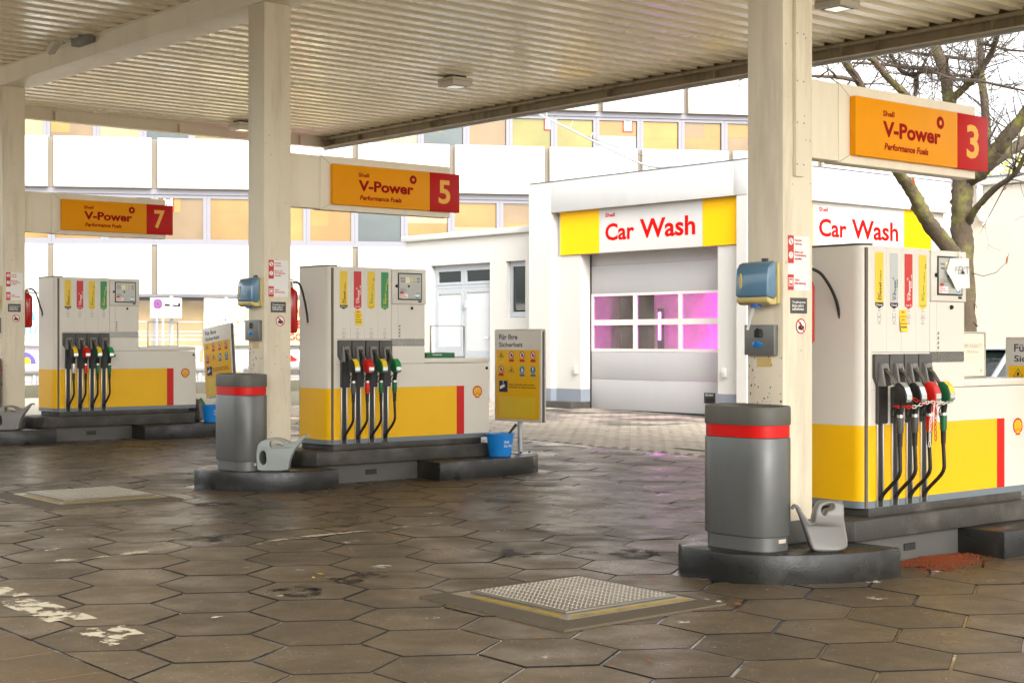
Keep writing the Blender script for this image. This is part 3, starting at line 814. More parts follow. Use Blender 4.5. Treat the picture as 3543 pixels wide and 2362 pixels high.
def fuel_pump(k, chans, leaflet):
    L0 = iloc(k)
    num = {0: '3', 1: '5', 2: '7'}[k]
    t = thing('fuel_pump', {'3': 'white and yellow fuel pump with a chain round its nozzles, nearest the camera', '5': 'white and yellow fuel pump with a green carton on its counter', '7': 'white and yellow fuel pump standing farthest left and smallest'}[num], 'fuel pump', L0, (1.72, .15, .336), group='four nozzle fuel pumps')
    f, bk = -.16, .46; xl, xs, xr = .665, .755, 2.773
    # plinth skirt and dark core
    part('skirt', MB().box(.72, 2.66, f, bk - .02, .336, .3955), 'concrete_dark', t, bevel=.004)
    bolts = MB()
    for x in [.80 + .086 * q for q in range(9)] + [1.62, 1.95, 2.3, 2.33]: bolts.lathe([(.006, 0), (.004, .004)], (x, f - .0005, .372 - (.012 if x > 1.9 else 0)), 6, axis='y')
    part('skirt_bolts', bolts, 'dark_grey_plastic', t)
    part('core', MB().box(.70, 2.768, f + .006, bk - .006, .40, 1.21).box(.70, 1.875, f + .006, bk - .006, 1.21, 2.20), 'core_grey', t)
    def cap(z0, z1): return MB().prism([(xs - .0006, f), (xs - .0006, bk)] + arc(xl + .09, bk - .09, .09, 90, 180, 7) + arc(xl + .09, f + .09, .09, 180, 270, 7), z0, z1)
    part('end_panel', cap(.967, 2.215), 'white_coat', t, smooth=30)
    part('end_band', cap(.444, .9665), 'yellow_coat', t, smooth=30)
    part('base_strip', cap(.396, .4435), 'grey_strip', t, smooth=30)
    part('end_trim', MB().prism([(xs + .01, f - .003), (xs + .01, bk + .003)] + arc(xl + .09, bk - .09, .096, 90, 180, 7) + arc(xl + .09, f + .09, .096, 180, 270, 7), 2.2155, 2.229), 'dark_grey_plastic', t, smooth=30)
    part('base_strip', MB().box(xs + .0006, xr, f, bk, .396, .4435), 'grey_strip', t)
    part('yellow_band', MB().box(xs + .0006, 2.317, f, bk, .444, .9665), 'yellow_coat', t)
    part('red_stripe', MB().box(2.3172, 2.421, f, bk, .444, .9665), 'red_coat', t)
    wp = part('logo_panel', MB().box(2.4212, xr, f, bk, .444, .9665), 'white_coat', t)
    pecten(wp, (2.605, f - .0015, .895), .135, UX, UZ, (0, -1, 0))
    part('front_panel', MB().box(xs + .0006, xr, f, bk, .967, 1.212), 'white_coat', t)
    part('counter_lid', MB().prism([(1.884, 1.216), (xr, 1.216), (xr, 1.25), (xr - .02, 1.27), (1.884, 1.27)], f + .004, bk - .004, 'y'), 'white_coat', t, bevel=.006)
    # head
    part('holster_panel', MB().box(xs + .0006, 1.443, f, bk, 1.2135, 1.4735), 'white_coat', t)
    cw = (1.4435 - xs) / 4
    for i in range(4):
        a = xs + cw * i
        part('grade_panel', MB().box(a + .0006, a + cw - .0006, f, bk, 1.4765, 2.2145), 'white_coat', t)
    part('head_panel', MB().box(1.447, 1.88, f, bk, 1.2165, 1.399), 'white_coat', t)
    part('service_door', MB().box(1.53, 1.88, f, bk, 1.477, 1.838), 'white_coat', t)
    part('service_door', MB().box(1.447, 1.528, f, bk, 1.477, 1.838), 'white_coat', t)
    dd = part('display_door', MB().box(1.447, 1.888, f - .012, bk, 1.842, 2.21), 'white_coat', t, bevel=.004)
    gr = part('speaker_grille', MB().box(1.447, 1.88, f, bk, 1.4015, 1.4745), 'steel', t)
    pf = MB()
    for r in range(5):
        for c in range(26):
            pf.disc((1.458 + .0162 * c + (.008 if r % 2 else 0), f - .0012, 1.4105 + .0138 * r), UX, UZ, .0052, 6)
    part('perforation', pf, 'dark_gap', gr)
    sm = MB()
    for q, z in enumerate((1.505, 1.54, 1.575, 1.61)):
        sm.poly3((1.55, f - .0012, z), UX, UZ, [(-.012, -.008), (.004, -.01), (.012, .002), (.006, .012), (-.01, .006)]); 
        sm.box(1.537, 1.563, f - .0014, f - .001, z - .0145, z - .0135)
    part('pictograms', sm, 'ink_grey', t)
    for x, z in ((1.5, 2.03), (1.708, 1.80)) + (((2.735, 1.155),) if k != 0 else ((2.735, 1.155),)) + (((1.52, 1.15),) if k == 2 else ()):
        part('lock_knob', MB().lathe([(.016, 0), (.016, .012), (.010, .02)], (x, f - (.0125 if z > 2 else .0005), z), 12, axis='y', sx=.8), 'black_plastic', t)
    # display
    yb = f - .0125
    scr = part('screen_frame', MB().box(1.517, 1.833, yb - .006, yb, 1.885, 2.17), 'black_plastic', dd, bevel=.002)
    ld = part('screen', MB().box(1.53, 1.82, yb - .0072, yb - .0062, 1.898, 2.157), 'lcd', dd)
    y = yb - .0085
    s = MB()
    for w, x, z, wd in (('BETRAG', 1.55, 2.105, .05), ('ABGABE', 1.55, 2.075, .05), ('EURO', 1.765, 2.105, .036), ('LITER', 1.765, 2.075, .036)):
        s.text(w, (x, y, z), UX, UZ, wd, .013, bold=.03)
    for q in range(5): s.box(1.545, 1.6 + .02 * ((q * 7) % 3), y, y + .0004, 2.0 - .009 * q, 2.0025 - .009 * q)
    s.lathe([(.013, 0), (.013, .001)], (1.655, y, 2.03), 14, axis='y')
    part('lettering', s, 'ink_black', ld)
    part('digit_window', MB().box(1.615, 1.755, y + .0005, y + .001, 2.063, 2.127), 'lcd_digit', ld)
    part('digits', MB().text('0.00', (1.675, y - .0005, 2.1), UX, UZ, .07, .023).text('0.00', (1.675, y - .0005, 2.068), UX, UZ, .07, .023), 'ink_grey', ld)
    st = part('sticker', MB().box(1.535, 1.645, y + .0005, y + .001, 1.902, 1.948), 'ink_white', ld)
    s = MB().text('Shell', (1.57, y - .0004, 1.928), UX, UZ, .035, .012, bold=.02).text('SmartPay', (1.57, y - .0004, 1.91), UX, UZ, .068, .014, bold=.02)
    s.box(1.542, 1.546, y - .0006, y, 1.906, 1.944).box(1.558, 1.562, y - .0006, y, 1.906, 1.944).box(1.546, 1.558, y - .0006, y, 1.906, 1.91).box(1.546, 1.558, y - .0006, y, 1.94, 1.944)
    s.disc((1.565, y - .0006, 1.962), UX, UZ, .026, 20, ry=.01)
    part('lettering', s, 'ink_red', ld)
    part('round_sticker', MB().disc((1.77, y - .0002, 1.935), UX, UZ, .036), 'ink_white', ld)
    a_ = MB(); b_ = MB()
    c0 = Vector((1.77, y - .0006, 1.935))
    for q in range(10):
        t0, t1 = math.radians(100 - 14 * q), math.radians(100 - 14 * (q + 1))
        for mb_, o_ in ((a_, 60), (b_, -120)):
            p0, p1 = t0 + math.radians(o_), t1 + math.radians(o_)
            mb_.add([c0 + Vector((math.cos(p), 0, math.sin(p))) * r for p in (p0, p1) for r in (.021, .033)], [(0, 1, 3, 2)])
    part('round_sticker_arc', a_, 'green_label', ld); part('round_sticker_arc', b_, 'ink_blue', ld)
    part('type_plate', MB().box(1.785, 1.83, yb - .001, yb - .0002, 1.862, 1.88), 'ink_black', dd)
    # nozzles, one per channel
    for i, (sm_, ink, word, sub, tip, tipword, cov, stick, collar, fuel) in enumerate(chans):
        cx = xs + cw * (i + .5)
        z1, zt = 2.17, 1.80
        lp = part('grade_label', MB().add([(cx - .047, f - .0016, z1), (cx - .047, f - .0016, zt), (cx, f - .0016, zt - .022), (cx + .047, f - .0016, zt), (cx + .047, f - .0016, z1)], [(0, 1, 2, 3, 4)]), sm_, t)
        if tip:
            part('label_tip', MB().add([(cx - .047, f - .0022, zt + .022), (cx - .047, f - .0022, zt), (cx, f - .0022, zt - .022), (cx + .047, f - .0022, zt), (cx + .047, f - .0022, zt + .022)], [(0, 1, 2, 3, 4)]), 'ink_black', lp)
        s = MB()
        s.text('Shell', (cx - .006, f - .0024, 1.84), UZ, NX, .045, .016)
        wl_ = .12 if len(word) < 7 else .145
        s.text(word, (cx + .024, f - .0024, 1.84), UZ, NX, wl_, .03, bold=.02)
        if word in ('Diesel', 'Super'): s.text('FuelSave', (cx + .024, f - .0024, 1.84 + wl_ + .012), UZ, NX, .075, .018, bold=.01)
        else: s.ring((cx - .012, f - .0024, 1.84 + wl_ + .008), UX, UZ, .005, .0085, 14)
        if sub: s.text(sub, (cx + .043, f - .0024, {'95': 2.07, 'E10': 2.05}.get(sub, 1.93)), UZ, NX, {'95': .038, 'E10': .05, 'Diesel': .055}.get(sub, .095), .016 if sub[0] != '9' and sub[0] != 'E' else .02, bold=.02)
        part('lettering', s, ink, lp)
        part('lettering', MB().text(tipword, (cx - .033, f - .0028, zt - .002), UX, UZ, .066, .015, bold=.01), 'ink_white' if (tip or sm_ == 'red_label') else 'ink_green' if sm_ == 'yellow_label' else 'ink_yellow', lp)
        zb = 1.72 if k != 1 else 1.53
        s = MB()
        if fuel[0] == 'B':
            for q in ((-.019, .019, -.026, -.0245), (-.019, .019, .0245, .026), (-.019, -.0175, -.026, .026), (.0175, .019, -.026, .026)): s.box(cx + q[0], cx + q[1], f - .0018, f - .0012, zb + q[2], zb + q[3])
        else: s.ring((cx, f - .0016, zb), UX, UZ, .0195, .0215, 20, k=1.15)
        s.text(fuel, (cx - .011, f - .0016, zb - .007), UX, UZ, .022, .014, bold=.01)
        for q in (.042, .048, -.036, -.042, -.048): s.box(cx - .015, cx + .015, f - .0018, f - .0012, zb + q, zb + q + .002)
        part('fuel_code', s, 'ink_grey', t)
        # holster
        hp = MB().prism([(cx - .08, 1.462), (cx - .08, 1.30), (cx - .045, 1.245), (cx - .045, .978), (cx + .062, .978), (cx + .062, 1.245), (cx + .08, 1.30), (cx + .08, 1.462)], f - .028, f - .0005, 'y')
        ho = part('holster', hp, 'dark_grey_plastic', t, bevel=.006)
        part('holster_well', MB().box(cx - .036, cx + .055, f - .034, f - .0285, .985, 1.33), 'black_plastic', ho)
        hood = MB()
        for sx in (-1, 1):
            hood.add([(cx + sx * .043, f - .028, 1.40), (cx + sx * .026, f - .028, 1.40), (cx + sx * .026, f - .028, 1.24), (cx + sx * .055, f - .028, 1.24),
                      (cx + sx * .040, f - .05, 1.395), (cx + sx * .026, f - .05, 1.395), (cx + sx * .03, f - .085, 1.24), (cx + sx * .052, f - .085, 1.24)],
                     [(0, 1, 2, 3), (4, 5, 6, 7), (0, 3, 7, 4), (1, 2, 6, 5), (0, 1, 5, 4), (3, 2, 6, 7)])
        hood.box(cx - .0255, cx + .0255, f - .055, f - .0345, 1.362, 1.397)
        part('holster_hood', hood, 'mid_grey_plastic', ho, bevel=.003)
        # nozzle
        ym = f - .10
        nz = part('nozzle', MB().tube([(cx + .004, ym - .085, 1.225), (cx + .004, ym - .09, 1.15), (cx + .004, ym - .08, 1.11), (cx + .004, ym - .07, 1.04)], [.026, .03, .022, .019], 10)
                  .tube([(cx + .004, ym - .055, 1.10), (cx + .004, ym - .012, 1.09), (cx + .004, ym - .002, 1.05), (cx + .004, ym - .012, 1.03), (cx + .004, ym - .06, 1.045)], .006, 6)
                  .tube([(cx + .004, ym - .05, 1.09), (cx + .004, ym - .03, 1.04), (cx + .004, ym - .045, 1.01)], .005, 6), 'black_plastic', t, smooth=50)
        part('spout', MB().tube([(cx + .002, f - .03, 1.36), (cx + .003, ym + .01, 1.325), (cx + .004, ym - .06, 1.22)], [.011, .0125, .015], 10), 'steel', nz, smooth=50)
        prof_ = [(ym - .04, 1.225), (ym - .055, 1.262), (ym - .085, 1.268), (ym - .125, 1.235), (ym - .145, 1.185), (ym - .146, 1.15), (ym - .13, 1.128), (ym - .09, 1.125), (ym - .05, 1.145)]
        cvr = part('cover', MB().prism(prof_[::-1], cx - .036, cx + .044, 'x'), cov, nz, bevel=.010, bang=50)
        # badge on the cover's outer face, upper coloured field and lower silver field
        def face(a0, a1, mname):
            P_ = [(ym - .089, 1.2695), (ym - .1275, 1.237), (ym - .1482, 1.186), (ym - .1492, 1.152), (ym - .14, 1.135)]
            mb = MB()
            for q in range(a0, a1):
                (ya, za), (yb_, zb_) = P_[q], P_[q + 1]
                mb.add([(cx - .026, ya, za), (cx + .034, ya, za), (cx + .034, yb_, zb_), (cx - .026, yb_, zb_)], [(0, 1, 2, 3)])
            part('badge', mb, mname, nz)
        face(0, 2, stick); face(2, 4, 'silver_label')
        part('swivel', MB().tube([(cx + .004, ym - .07, 1.046), (cx + .004, ym - .07, 1.026)], .021, 12), 'chrome', nz, smooth=40)
        part('collar', MB().tube([(cx + .004, ym - .07, 1.0255), (cx + .004, ym - .07, .935), (cx + .004, ym - .07, .918)], [.0255, .0245, .021], 12), collar, nz, smooth=40)
        rr = MB().tube([(cx + .004, ym - .07, .9175), (cx + .004, ym - .069, .825)], [.018, .016], 12)
        for q in range(8): rr.tube([(cx + .004, ym - .07, .91 - .010 * q), (cx + .004, ym - .07, .905 - .010 * q)], .0205 - .0004 * q, 12)
        part('strain_relief', rr, 'rubber', nz, smooth=40)
        hp = []
        sag = random.uniform(-.006, .006)
        for q in range(15):
            u = q / 14; zz = .825 - .385 * u
            e = max(0, (u - .42) / .58)
            hp.append((cx + .004 + sag * math.sin(3 * u) - .012 * e * e, ym - .069 + (.152) * (e * e * (3 - 2 * e)) - .006 * math.sin(3.1 * u), zz))
        part('hose', MB().tube(hp, .0135, 10), 'rubber', t, smooth=60)
        part('channel', MB().box(cx - .026, cx + .028, f - .006, f - .0006, .40, .977), 'black_plastic', t)
        for dx in (-.034, .031):
            part('rail', MB().box(cx + dx - .0055, cx + dx + .0055, f - .016, f - .0006, .402, .976), 'chrome', t, bevel=.003)
    if leaflet:
        lx, lz = leaflet
        l = MB(); n = 5
        vs = []
        for q in range(n + 1):
            u = q / n
            for sx in (-.042, .042): vs.append((lx + sx + .006 * u, f - .003 - .012 * u * u, lz - .155 * u))
        l.add(vs, [(2 * q, 2 * q + 1, 2 * q + 3, 2 * q + 2) for q in range(n)])
        lo = part('leaflet', l, 'ink_yellow', t, smooth=60)
        def ly(z): u = (lz - z) / .155; return f - .0045 - .012 * u * u
        s = MB().text('NEU', (lx - .018, ly(lz - .02), lz - .026), UX, UZ, .036, .015, bold=.03)
        s.text('SmartDeal', (lx - .034, ly(lz - .1), lz - .104), UX, UZ, .07, .013, bold=.02)
        for q in (.044, .052): s.box(lx - .033, lx + .036, ly(lz - q) - .0002, ly(lz - q), lz - q - .003, lz - q)
        part('lettering', s, 'ink_red', lo)
        s = MB().text('JETZT', (lx - .022, ly(lz - .076), lz - .08), UX, UZ, .045, .013, bold=.03).text('BUCHEN!', (lx - .034, ly(lz - .13), lz - .13), UX, UZ, .068, .014, bold=.03)
        part('lettering', s, 'ink_black', lo)
    return t
DI = ('yellow_label', 'ink_black', 'Diesel', None, True, 'Diesel', 'black_plastic', 'yellow_label', 'dark_grey_plastic', 'B7')
VP = ('red_label', 'ink_white', 'V-Power', 'Racing 100', False, 'Super100', 'red_plastic', 'red_label', 'red_plastic', 'E5')
S95 = ('yellow_label', 'ink_green', 'Super', '95', False, 'Super95', 'green_plastic', 'yellow_label', 'green_plastic', 'E5')
E10 = ('green_label', 'ink_yellow', 'Super', 'E10', False, 'Super E10', 'green_plastic', 'green_label', 'green_plastic', 'E10')
DI3 = DI[:7] + ('silver_label',) + DI[8:]
VD = ('silver_strip', 'ink_black', 'V-Power', 'Diesel', True, 'Diesel', 'black_plastic', 'silver_label', 'dark_grey_plastic', 'B7')
fuel_pump(0, (DI3, VD, VP, S95), (1.115, 1.775))
fuel_pump(1, (DI, VP, S95, E10), (1.02, 1.77))
fuel_pump(2, (DI[:8] + ('chrome',) + DI[9:], VP, S95, E10), None)

# things standing on or fixed to the pumps
L0 = iloc(1)
t = thing('cardboard_box', 'flat green printed cardboard box lying on the middle pump counter', 'box', (L0[0] + 2.18, L0[1] + .03, L0[2] + 1.2705))
bx = part('carton', MB().box(-.195, .19, -.09, .09, 0, .054), 'cardboard_green', t, bevel=.003)
part('lettering', MB().text('STARBUCKS', (-.115, -.0915, .026), UX, UZ, .125, .014, bold=.03), 'ink_white', bx)
part('flaps', MB().add([(-.19, -.088, .056), (-.08, -.088, .056), (-.09, 0, .063), (-.18, 0, .06)], [(0, 1, 2, 3)]).add([(-.06, -.088, .056), (.18, -.088, .056), (.17, 0, .06), (-.05, 0, .066)], [(0, 1, 2, 3)]), 'paper', t)
def holder(k, x0, x1, poster):
    L0 = iloc(k)
    t = thing('poster_frame', ('silver poster frame with pale discount poster on the nearest pump counter' if poster else 'empty silver poster frame standing on the %s pump counter' % WH[k]), 'frame', (L0[0], L0[1], L0[2]), ((x0 + x1) / 2, .08, 1.2702), group='poster frames on the pump counters')
    y = .08; z0, z1 = 1.272, 1.625
    w = .014
    part('frame', MB().frame_y(y - .012, y + .012, x0, x1, z0, z1, w), 'frame_alu', t, bevel=.003)
    if poster:
        p = part('poster', MB().box(x0 + w, x1 - w, y - .004, y + .004, z0 + w, z1 - w), 'poster', t)
        s = MB().text('10% RABATT', (x1 - .30, y - .006, 1.50), UX, UZ, .255, .032, bold=.01).text('+ 10% Genuss', (x1 - .29, y - .006, 1.46), UX, UZ, .2, .022, bold=.01)
        for q in range(3): s.box(x1 - .3, x1 - .1, y - .0065, y - .006, 1.43 - .012 * q, 1.432 - .012 * q)
        s.disc((x1 - .06, y - .006, 1.325), UX, UZ, .016)
        part('lettering', s, 'ink_pale', p)
holder(1, 2.14, 2.62, False); holder(2, 2.14, 2.62, False); holder(0, 2.02, 2.53, True)
# paper taped over the display of pump 3
L0 = iloc(0)
t = thing('paper_note', 'white handwritten paper note taped over the nearest pump display', 'note', L0, (1.75, -.19, 1.96))
y = -.183
v = [(1.60, y - .012, 2.06), (1.66, y - .004, 2.155), (1.80, y, 2.165), (1.90, y - .004, 2.163), (1.905, y - .010, 1.945), (1.80, y - .014, 1.938), (1.70, y - .02, 1.94), (1.63, y - .035, 2.0), (1.70, y - .012, 2.06)]
pn = part('sheet', MB().add(v, [(0, 1, 2, 8), (8, 2, 3, 4, 5), (8, 5, 6, 7), (0, 8, 7)]), 'paper', t)
s = MB().text('EKT', (1.745, y - .0165, 2.045), UX, (0, 0, 1), .15, .055, bold=-.008, shear=.25).text('F', (1.705, y - .0165, 2.055), UX, (0, 0, 1), .03, .04, bold=-.008, shear=.3)
part('handwriting', s, 'ink_grey', pn)
part('adhesive_tape', MB().box(1.775, 1.787, y - .003, y - .001, 2.15, 2.21), 'lcd_digit', t)
# plastic chain
t = thing('plastic_chain', 'red and white plastic chain looped round the nozzles of the nearest pump', 'chain', (8.02, 6.62, 0), (1.15, -.35, .8))
def links(pts):
    P = [Vector(p) for p in pts]; out = [P[0]]; step = .034
    for i in range(len(P) - 1):
        d = (P[i + 1] - P[i]); n = max(1, round(d.length / step))
        out += [P[i] + d * (q / n) for q in range(1, n + 1)]
    return out
RW = {'r': MB(), 'w': MB()}
def chain(pts, cols):
    Q = links(pts)
    for i in range(len(Q) - 1):
        a, b = Q[i], Q[i + 1]; d = (b - a).normalized(); c = (a + b) / 2
        side = d.cross(Vector((0, 1, 0)) if i % 2 else Vector((0, .5, .86)));
        if side.length < .1: side = Vector((1, 0, 0))
        side.normalize(); h = .021; w = .0095
        loop = [c - d * h + side * w * .5, c - d * h * .6 + side * w, c + d * h * .6 + side * w, c + d * h + side * w * .5, c + d * h - side * w * .5, c + d * h * .6 - side * w, c - d * h * .6 - side * w, c - d * h - side * w * .5]
        RW[cols[min(int(i / (len(Q) - 1) * len(cols)), len(cols) - 1)]].tube(loop + [loop[0]], .0031, 5, cap=False)
yc = -.375
chain([(.80, yc + .06, 1.105), (.86, yc, 1.10), (.95, yc - .01, 1.10), (1.03, yc - .01, 1.12), (1.12, yc - .02, 1.13), (1.2, yc - .02, 1.12), (1.29, yc - .01, 1.115), (1.40, yc, 1.12)], 'rrwwwwww')
chain([(.90, yc + .01, 1.17), (.97, yc - .01, 1.14), (1.05, yc - .02, 1.12)], 'rrr')
chain([(1.14, yc - .02, 1.13), (1.12, yc - .025, 1.06), (1.10, yc - .025, .98), (1.095, yc - .025, .90), (1.09, yc - .025, .82)], 'rwwww')
chain([(1.18, yc - .02, 1.13), (1.165, yc - .025, 1.06), (1.16, yc - .025, .97), (1.165, yc - .025, .86)], 'rrrr')
chain([(1.17, yc - .02, 1.14), (1.185, yc - .03, 1.07), (1.175, yc - .03, 1.0)], 'www')
chain([(.80, yc + .1, 1.24), (.84, yc + .03, 1.255), (.88, yc + .04, 1.24)], 'www')
chain([(1.33, yc + .06, 1.265), (1.37, yc + .02, 1.24), (1.34, yc + .03, 1.19)], 'rrr')
for nm_, q_, m_ in (('red_links', 'r', 'chain_red'), ('white_links', 'w', 'chain_white')):
    o_ = part(nm_, RW[q_], m_, t, smooth=60); o_['kind'] = 'stuff'
# ------------------------------------------------------------------ things on the islands
def litter_bin(k):
    L0 = iloc(k); yc = {0: .10, 1: .03, 2: .06}[k]
    t = thing('litter_bin', 'tall grey litter bin with red band in front of the %s column' % WH[k], 'litter bin', (L0[0] - .245, L0[1] + yc, L0[2] + .1905), group='litter bins at the columns')
    def st(hx, hy, r): return rrect(-hx, hx, -hy, hy, r, 7)
    part('base', MB().prism(st(.163, .283, .14), 0, .09), 'bin_body', t, smooth=30)
    part('body', MB().prism(st(.18, .30, .155), .0905, .735), 'bin_body', t, bevel=.012, bang=60, smooth=30)
    part('red_band', MB().prism(st(.174, .294, .15), .7355, .815), 'red_coat', t, smooth=30)
    n = len(st(1, 1, .1)); mb = MB(); vs = []
    for hx, hy, r, z in ((.18, .30, .155, .8155), (.182, .302, .157, .83), (.181, .301, .156, .925), (.176, .296, .151, .938), (.168, .288, .143, .938), (.160, .280, .135, .925), (.158, .278, .133, .70)):
        vs += [(x, y, z + (.012 * (y + x) if z > .9 else 0)) for x, y in st(hx, hy, r)]
    mb.add(vs, [(a * n + i, a * n + (i + 1) % n, (a + 1) * n + (i + 1) % n, (a + 1) * n + i) for a in range(6) for i in range(n)] + [tuple(6 * n + i for i in range(n))])
    part('hood', mb, 'bin_top', t, smooth=50)
    part('label', MB().box(-.02, .05, -.2845, -.2835, .05, .075), 'ink_pale', t)
for k in range(3): litter_bin(k)

CA_OUT = [(880,1255),(868,1200),(870,1000),(890,945),(930,915),(1000,895),(1060,884),(1120,885),(1180,900),(1230,922),(1280,932),(1320,922),(1370,885),(1410,855),(1450,848),(1478,862),(1470,874),(1440,872),(1410,898),(1370,955),(1320,1015),(1290,1070),(1265,1130),(1245,1200),(1232,1255),(1200,1264),(1000,1270),(900,1266)]
CA_H1 = [(1022,930),(1060,912),(1110,912),(1160,928),(1190,962),(1175,978),(1100,958),(1060,970),(1036,990)]
CA_H2 = [(918,1050),(955,1040),(975,1100),(970,1185),(940,1200),(918,1185)]
CB_OUT = [(1045,1238),(1028,1215),(1000,1130),(960,1020),(925,935),(907,908),(892,922),(880,914),(888,893),(910,880),(937,893),(962,935),(1000,990),(1035,1020),(1050,975),(1070,905),(1090,868),(1130,850),(1190,846),(1250,858),(1282,872),(1286,900),(1286,980),(1300,1080),(1314,1180),(1308,1212),(1270,1236),(1140,1247),(1090,1246)]
CB_H = [(1112,900),(1135,885),(1190,872),(1207,886),(1200,906),(1150,925),(1132,958),(1115,950)]
def trace(p, x0, y0, s): return [((x - x0) * s, (y0 - y) * s) for x, y in p]
CAN_MESH = {}
def can_thing(loc, m, label, kind, rz):
    t = thing('watering_can', label, 'watering can', loc, rz=math.radians(rz), group='watering cans')
    k = (m, kind)
    if k not in CAN_MESH:
        if kind == 'a': CAN_MESH[k] = outline_mesh('vessel', [trace(CA_OUT, 1050, 1270, .00083), trace(CA_H1, 1050, 1270, .00083), trace(CA_H2, 1050, 1270, .00083)], .13, .012, m)
        else: CAN_MESH[k] = outline_mesh('vessel', [trace(CB_OUT, 1175, 1247, .00082), trace(CB_H, 1175, 1247, .00082)], .14, .013, m)
        # the spout narrows towards its tip, the belly stays full
        for v in CAN_MESH[k].vertices:
            d = (v.co.x - .17) / .17 if kind == 'a' else (-.09 - v.co.x) / .15
            up = max(0, (v.co.z - .24) / .10)
            w = 1 - .8 * min(1, max(0, d)) - .35 * min(1, up) * (1 if d <= 0 else 0)
            v.co.y *= max(.16, w)
    put('vessel', CAN_MESH[k], t)
    if kind == 'a': part('filler_hole', MB().lathe([(.026, 0), (.024, .003)], (-.09, 0, .284), 14, sx=.9, sy=.8), 'black_plastic', t)
    else: part('filler_lip', MB().lathe([(.03, 0), (.03, .012), (.024, .012)], (.065, 0, .312), 14), m, t, smooth=50)
def can_a(loc, m, label, rz=-40.43): can_thing(loc, m, label, 'a', rz)
def can_b(loc, m, label, rz=-40.43): can_thing(loc, m, label, 'b', rz)
L = iloc(1); can_a((L[0] - .10, L[1] - .33, L[2] + .1905), 'can_grey', 'pale grey watering can with long spout in front of the middle column')
L = iloc(2); can_a((L[0] - .05, L[1] - .30, L[2] + .1905), 'can_dark', 'dull silver watering can at the far left column')
L = iloc(0); can_b((L[0] + .02, L[1] - .36, L[2] + .1905), 'can_silver', 'silver watering can with upright spout in front of the nearest column')
L = iloc(2); can_b((L[0] + 2.93, L[1] + .12, L[2] + .1905), 'can_dark', 'dark grey can half hidden behind the far left pump', -60)

def bucket(loc, label, text):
    t = thing('bucket', label, 'bucket', loc, group='blue squeegee buckets')
    part('pail', MB().lathe([(.115, 0), (.122, .004), (.145, .19), (.15, .235), (.158, .237), (.158, .245), (.148, .246), (.14, .225), (.118, .02)], n=28), 'bucket_blue', t, smooth=40)
    part('handle', MB().tube([(.157 * math.cos(a), .157 * math.sin(a), .252) for a in [math.radians(230 + 18 * i) for i in range(11)]], .004, 6), 'bucket_blue', t, smooth=60)
    s = MB()
    d0 = math.radians(-118)
    for w, z, wd, h in (('Shell', .15, .06, .026), ('Car Wash', .105, .13, .03)):
        vs, fs, asp = text_geo(w, .02)
        P = []
        for a, b in vs:
            th = d0 + (a * wd) / .14 + .12; zz = z + b * h; r = .1165 + (zz / .19) * .0285 + .0022
            P.append((r * math.cos(th), r * math.sin(th), zz))
        s.add(P, fs)
    part('lettering', s, 'ink_white', t)
L = iloc(1); bl = (L[0] + 2.79, L[1] - .33, L[2] + .1905); bucket(bl, 'blue bucket with white lettering on the middle island', True)
t = thing('squeegee', 'black handled squeegee standing in the blue bucket of the middle island', 'squeegee', (bl[0], bl[1], bl[2] + .02))
part('handle', MB().tube([(-.02, .02, .02), (.09, -.06, .24), (.15, -.10, .33)], [.012, .013, .016], 8), 'black_plastic', t, smooth=60)
part('head', MB().box(-.08, .06, .0, .04, 0, .03), 'black_plastic', t)
L = iloc(2); bl = (L[0] + 2.98, L[1] - .27, L[2] + .1905); bucket(bl, 'blue bucket on the far left island behind the middle bin', True)
t = thing('squeegee', 'black squeegee leaning in the bucket of the far left island', 'squeegee', (bl[0], bl[1], bl[2] + .02))
part('handle', MB().tube([(-.02, .02, .02), (.09, -.08, .22), (.16, -.13, .34)], [.012, .013, .016], 8), 'black_plastic', t, smooth=60)
part('head', MB().box(-.08, .06, .0, .04, 0, .03), 'black_plastic', t)
t = thing('hand_brush', 'green handled brush leaning in the bucket of the far left island', 'brush', (bl[0], bl[1], bl[2] + .02))
part('handle', MB().tube([(.02, .0, .02), (-.08, .07, .22), (-.13, .11, .32)], [.012, .014, .017], 8), 'knob_green', t, smooth=60)
part('bristles', MB().box(-.03, .05, -.03, .03, 0, .03), 'black_plastic', t)

